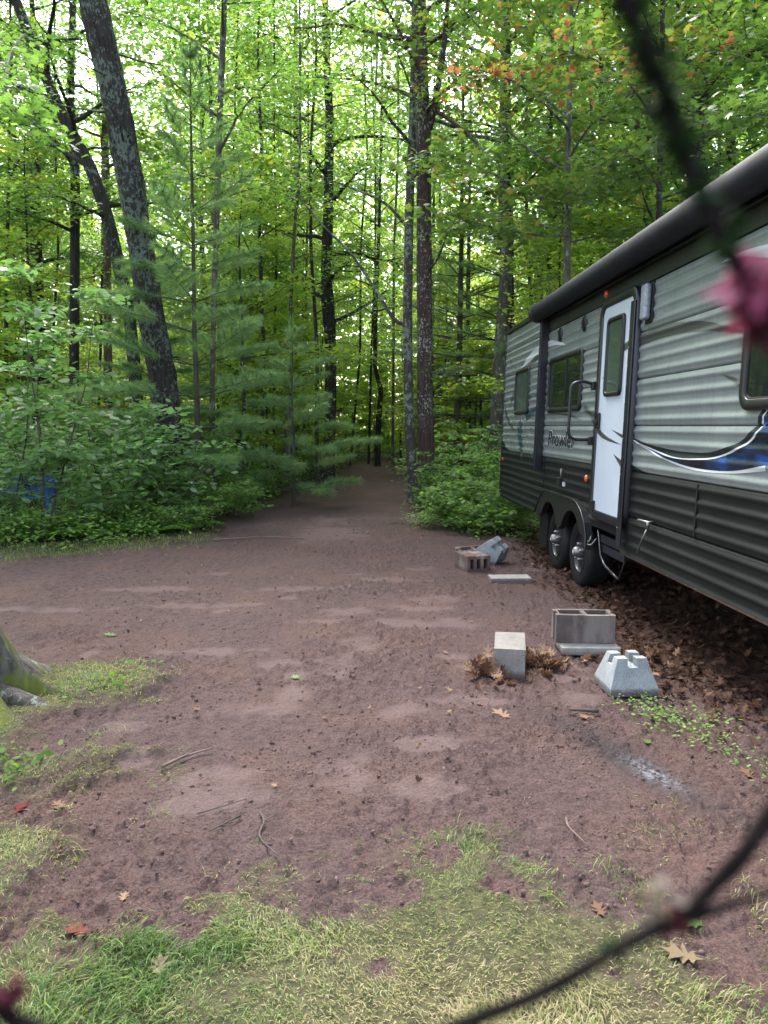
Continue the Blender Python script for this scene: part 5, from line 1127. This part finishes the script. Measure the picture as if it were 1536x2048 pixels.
# ---------------------------------------------------------------- the wood behind: prototypes and copies
rg = np.random.default_rng(7)
canopy = []; saps = []
for i in range(5):
    h = [17, 19, 15, 18, 14][i]; P = straight(rg, h, [.15, .19, .11, .16, .10][i], 0, .10)
    T, L = grow(200 + i, P, zb=h * .26, zt=h * .97, nlimb=24, Lmax=[3.2, 3.6, 2.8, 3.3, 2.6][i], leaves=13000, lsize=.16, sub=5, trunk_n=9, tone=(.1, .8) if i % 2 else (.3, .95), dead=5, twigs=False, spread=.36, rough=.04)
    canopy.append((T, L))
for i in range(4):
    h = [6.5, 5.0, 7.5, 4.0][i]; P = straight(rg, h, .04 + .01 * i % 2, 0, .07)
    T, L = grow(300 + i, P, zb=h * .18, zt=h * .98, nlimb=17, Lmax=[1.9, 1.7, 2.1, 1.6][i], leaves=7000, lsize=.13, sub=5, trunk_n=6, tone=(.3, 1.0), droop=.1, up=.25, twigs=False, spread=.27, rough=0, tilt=.36)
    saps.append((T, L))
def in_trailer(x, y): return 1.2 < x < 5.2 and y < 12.6
def corridor(x, y): return -3.2 < x < 1.6 and y < 35
pts = []
def place(n, x0, x1, y0, y1, gap, test):
    out = []; tries = 0
    while len(out) < n and tries < 9000:
        tries += 1; x, y = rg.uniform(x0, x1), rg.uniform(y0, y1)
        if test(x, y) and all((x - a_) ** 2 + (y - b_) ** 2 > gap * gap for a_, b_ in pts): pts.append((x, y)); out.append((x, y))
    return out
first = {}
LM = [(-400, 'beyond the left frame edge'), (0, 'at the far left'), (146, 'left of the straight black trunk'), (215, 'between black trunk and leaning trunk'), (300, 'behind the leaning trunks'), (395, 'between the oak and the young pine'), (520, 'right of the young pine'), (656, 'left of the burled trunk'),
      (757, 'between burled and crooked trunks'), (822, 'between crooked trunk and trunk pair'), (960, 'just right of the trunk pair'), (1018, 'at the rear corner of the trailer'), (1135, 'over the trailer window'), (1230, 'over the trailer door'), (1320, 'over the porch light'), (1400, 'over the front siding'), (1536, 'at the right frame edge'), (9999, 'out beyond the trailer front')]
def spot(x, y):
    if y < 3: return 'standing %.1f metres %s of the clearing, %.1f metres along' % (abs(x), 'left' if x < 2 else 'right', y), ''
    q = 768 + 1539 * x / y
    w_ = next(n_ for v_, n_ in LM if q <= v_)
    return w_, 'first row' if y < 22 else 'second row' if y < 28 else 'third row' if y < 35 else 'fourth row' if y < 41 else 'last row'
def plant(kind, i, x, y, rz, sc):
    key = (kind, i)
    if key not in first:
        T, L = (canopy if kind == 'c' else saps)[i]
        nm = 'forest_tree' if kind == 'c' else 'understory_tree'
        o = tree_obj(nm, T, L, M[['bark_dark', 'bark_grey', 'bark_dark', 'bark_dark', 'bark_grey'][i]], M['leaf_forest' if (kind == 'c' and i != 2) else 'leaf_bright'], (x, y, gz(x, y)), rz); o.scale = (sc,) * 3; first[key] = o
    else: o = copy_tree(first[key], (x, y, gz(x, y)), rz, sc)
    where = 'left of the path' if x < -1 else ('beyond the end of the path' if x < 2.2 else 'behind the trailer')
    w2, row = spot(x, y)
    if kind == 'c': tag(o, 'tall canopy tree ' + w2 + (', ' + row + ' of the woods' if row else ''), 'tree', 'tall canopy trees ' + where)
    else: tag(o, 'bright green understory tree ' + w2 + (', ' + row + ' of the woods' if row else ''), 'sapling', 'understory trees ' + where)
    return o
clear_view = lambda x, y: 90 < 768 + 1539 * x / max(y, 1) < 430 and y < 21.5
cs_ = place(17, -20, 20, 18, 34, 3.6, lambda x, y: abs(x) < .60 * y + 3 and not (corridor(x, y)) and not in_trailer(x, y) and not (abs(x + 1.6) < 1.2 and y < 24) and not clear_view(x, y))
cs_ += place(9, -30, 28, 46, 54, 5, lambda x, y: True)
cs_ += place(4, -16, -8, -2, 15, 3.6, lambda x, y: x < -.52 * y - 2.5)
cs_ += place(8, 7.0, 16, 2, 17, 3.6, lambda x, y: x > 6.5)
for i, (x, y) in enumerate(cs_): plant('c', i % 5, x, y, rg.uniform(0, 6.28), rg.uniform(.85, 1.2) * (1 + max(0, y - 17) / 70))
pts = []
ss_ = place(52, -22, 20, 15.5, 34, 1.7, lambda x, y: abs(x) < .56 * y + 1 and not corridor(x, y) and not in_trailer(x, y) and not (y < 18 and -4.5 < x < 2.6) and not clear_view(x, y))
tall_ = place(26, -25, 23, 33, 50, 2.2, lambda x, y: abs(x) < .58 * y + 1)
ss_ += [(-3.4, 22.5), (-4.4, 25), (-2.9, 27.5), (-4.9, 29.5), (2.9, 24.5), (2.4, 28), (-2.6, 33), (3.2, 32), (2.1, 34), (-.4, 36.5), (.8, 36.0), (-1.6, 37.5), (-8.2, 12.0), (-2.6, 20.5), (-3.4, 18.6), (1.9, 30.5), (-2.3, 30.0)]
for i, (x, y) in enumerate(ss_): plant('s', i % 4, x, y, rg.uniform(0, 6.28), rg.uniform(.8, 1.2))
for i, (x, y) in enumerate(tall_): plant('s', i % 4, x, y, rg.uniform(0, 6.28), rg.uniform(1.3, 2.3))
by_ = {}
for o in COL.objects:
    if o.get('category') and o.parent is None: by_.setdefault(o['label'], []).append(o)
for lb, os_ in by_.items():
    if len(os_) > 1:
        os_.sort(key=lambda o: o.location.x / max(o.location.y, 1)); n_ = len(os_)
        for q, o in enumerate(os_):
            o['label'] = lb.replace(' of the woods', '') + ', ' + ('leftmost' if q == 0 else 'rightmost' if q == n_ - 1 else ['second', 'third', 'fourth', 'fifth', 'sixth'][q - 1] + ' from left')
# far wood as one mass
rng = np.random.default_rng(17); N = 165000; th_ = rng.uniform(-.85, .85, N); rr_ = rng.uniform(46, 66, N); zt_ = 24 + 6 * fbm(th_ * 30, rr_ * 0, 3, 5, 2)
z_ = zt_ * rng.random(N) ** 1.7
P = np.stack([np.sin(th_) * rr_, np.cos(th_) * rr_, z_], 1); k = fbm(th_ * 60, z_, 2.2, 8, 3) + .8 * (1 - z_ / 20) > .33
P = P[k]; n = len(P); lv = cloud(KITE, P, rots(rng, n, .9), rng.uniform(.35, .65, n), np.clip(rng.normal(.6, .22, n), 0, 1))
tag(np_obj('far_woods', lv[0], lv[1], M['leaf_bright'], None, {'tone': lv[2]}), 'hazy mass of distant leafy woods behind all the trees', 'woods', kind='stuff')

# ---------------------------------------------------------------- twig wreath hanging close by the window
M['vine'] = plain('vine', (0.006, 0.004, 0.004), .9, 0, .3, 60, .4, 300, .1)
M['petal'] = leaf_mat('petal', [(0.0, (0.10, 0.012, 0.03)), (0.6, (0.22, 0.05, 0.10)), (1.0, (0.26, 0.10, 0.15))], .3, (1.2, 1, 1), .8, .1)
M['dark_petal'] = leaf_mat('dark_petal', [(0.0, (0.03, 0.004, 0.008)), (1.0, (0.11, 0.03, 0.04))], .2, (1.1, 1, 1), .8, .1)
M['dark_sprig'] = leaf_mat('dark_sprig', [(0.0, (0.008, 0.016, 0.006)), (1.0, (0.014, 0.034, 0.010))], .1, (1.1, 1.3, 1), .8, .05)
M['tuft'] = leaf_mat('tuft', [(0.0, (0.10, 0.07, 0.05)), (1.0, (0.22, 0.17, 0.12))], .3, (1, 1, 1))
DW = .15
WP = [(1180, -180), (1235, -60), (1262, 20), (1300, 120), (1340, 230), (1385, 350), (1425, 430), (1468, 520), (1530, 640), (1600, 820), (1650, 1050), (1660, 1300), (1610, 1500), (1530, 1650), (1455, 1745), (1350, 1840), (1210, 1915), (1060, 1990), (930, 2050), (700, 2125), (450, 2165), (200, 2130), (50, 2050), (-10, 2000), (-150, 1800), (-330, 1450), (-400, 950), (-300, 350), (0, -150), (450, -420), (850, -400)]
wr = tag(empty('twig_wreath', px(1350, 1840, DW)), 'blurred dark twig wreath with dusky pink buds close to the viewer', 'wreath'); wb = np.array(px(1350, 1840, DW))
P = np.array(smooth([np.array(px(x, y, DW)) - wb for x, y in WP + [WP[0]]], 6)); rg2 = np.random.default_rng(3)
A = Acc(); n = len(P)
for s in range(3):
    q = P + .0006 * np.stack([np.sin(np.arange(n) * .35 + s * 2.1), np.cos(np.arange(n) * .29 + s * 2.1), np.sin(np.arange(n) * .41 + s)], 1); A.tube(q, (.0012 + .0004 * np.sin(np.arange(n) * .11 + s)), 8)
for bx in ([(1380, 1840), (1450, 1812), (1540, 1785), (1660, 1740)],):
    Q = np.array(smooth([np.array(px(x, y, DW)) - wb for x, y in bx], 4)); A.tube(Q, np.linspace(.0012, .0006, len(Q)), 8)
A.obj('twig_hoop', M['vine'], wr)
def bud(x, y, r, n, mat, name, spread_=1.0, size=.011):
    c = np.array(px(x, y, DW)) - wb; rg3 = np.random.default_rng(int(x)); nn = rg3.normal(0, 1, (n, 3)); nn /= np.linalg.norm(nn, axis=1)[:, None]
    Rm = rots(rg3, n, 1.2); lv = cloud(OVAL, c + nn * r * rg3.random((n, 1)) ** .5, Rm, size * rg3.uniform(.7, 1.3, n), rg3.random(n)); np_obj(name, lv[0], lv[1], M[mat], wr, {'tone': lv[2]})
bud(1515, 580, .0062, 110, 'petal', 'flower', size=.005); bud(1545, 660, .0045, 60, 'dark_petal', 'flower', size=.004); bud(1352, 1842, .0024, 60, 'dark_petal', 'flower', size=.003); bud(22, 1985, .002, 45, 'dark_petal', 'flower', size=.003)
bud(1312, 1790, .0036, 26, 'tuft', 'dry_tuft', size=.0035)
c0 = []
for x, y, w_ in ((1262, 20, 18), (1280, 80, 24), (1305, 140, 26), (1325, 200, 26), (1345, 260, 24), (1370, 310, 22), (1392, 365, 20), (1455, 440, 12), (1440, 470, 14), (960, 2030, 8), (1230, 1900, 10)):
    for _ in range(int(w_ * 1.2)): c0.append(np.array(px(x + rg2.normal(0, w_ * .45), y + rg2.normal(0, 22), DW)) - wb)
c0 = np.array(c0); lv = cloud(OVAL, c0, rots(rg2, len(c0), 1.2), rg2.uniform(.003, .0046, len(c0)), rg2.random(len(c0))); np_obj('dark_leaves', lv[0], lv[1], M['dark_sprig'], wr, {'tone': lv[2]})
A = Acc(); c = np.array(px(560, -430, DW)) - wb; A.tube(np.array([c, c + [0, 0, .5], c + [0, 0, 1.0]]), [.0008] * 3, 6); A.obj('hanging_cord', M['vine'], wr)
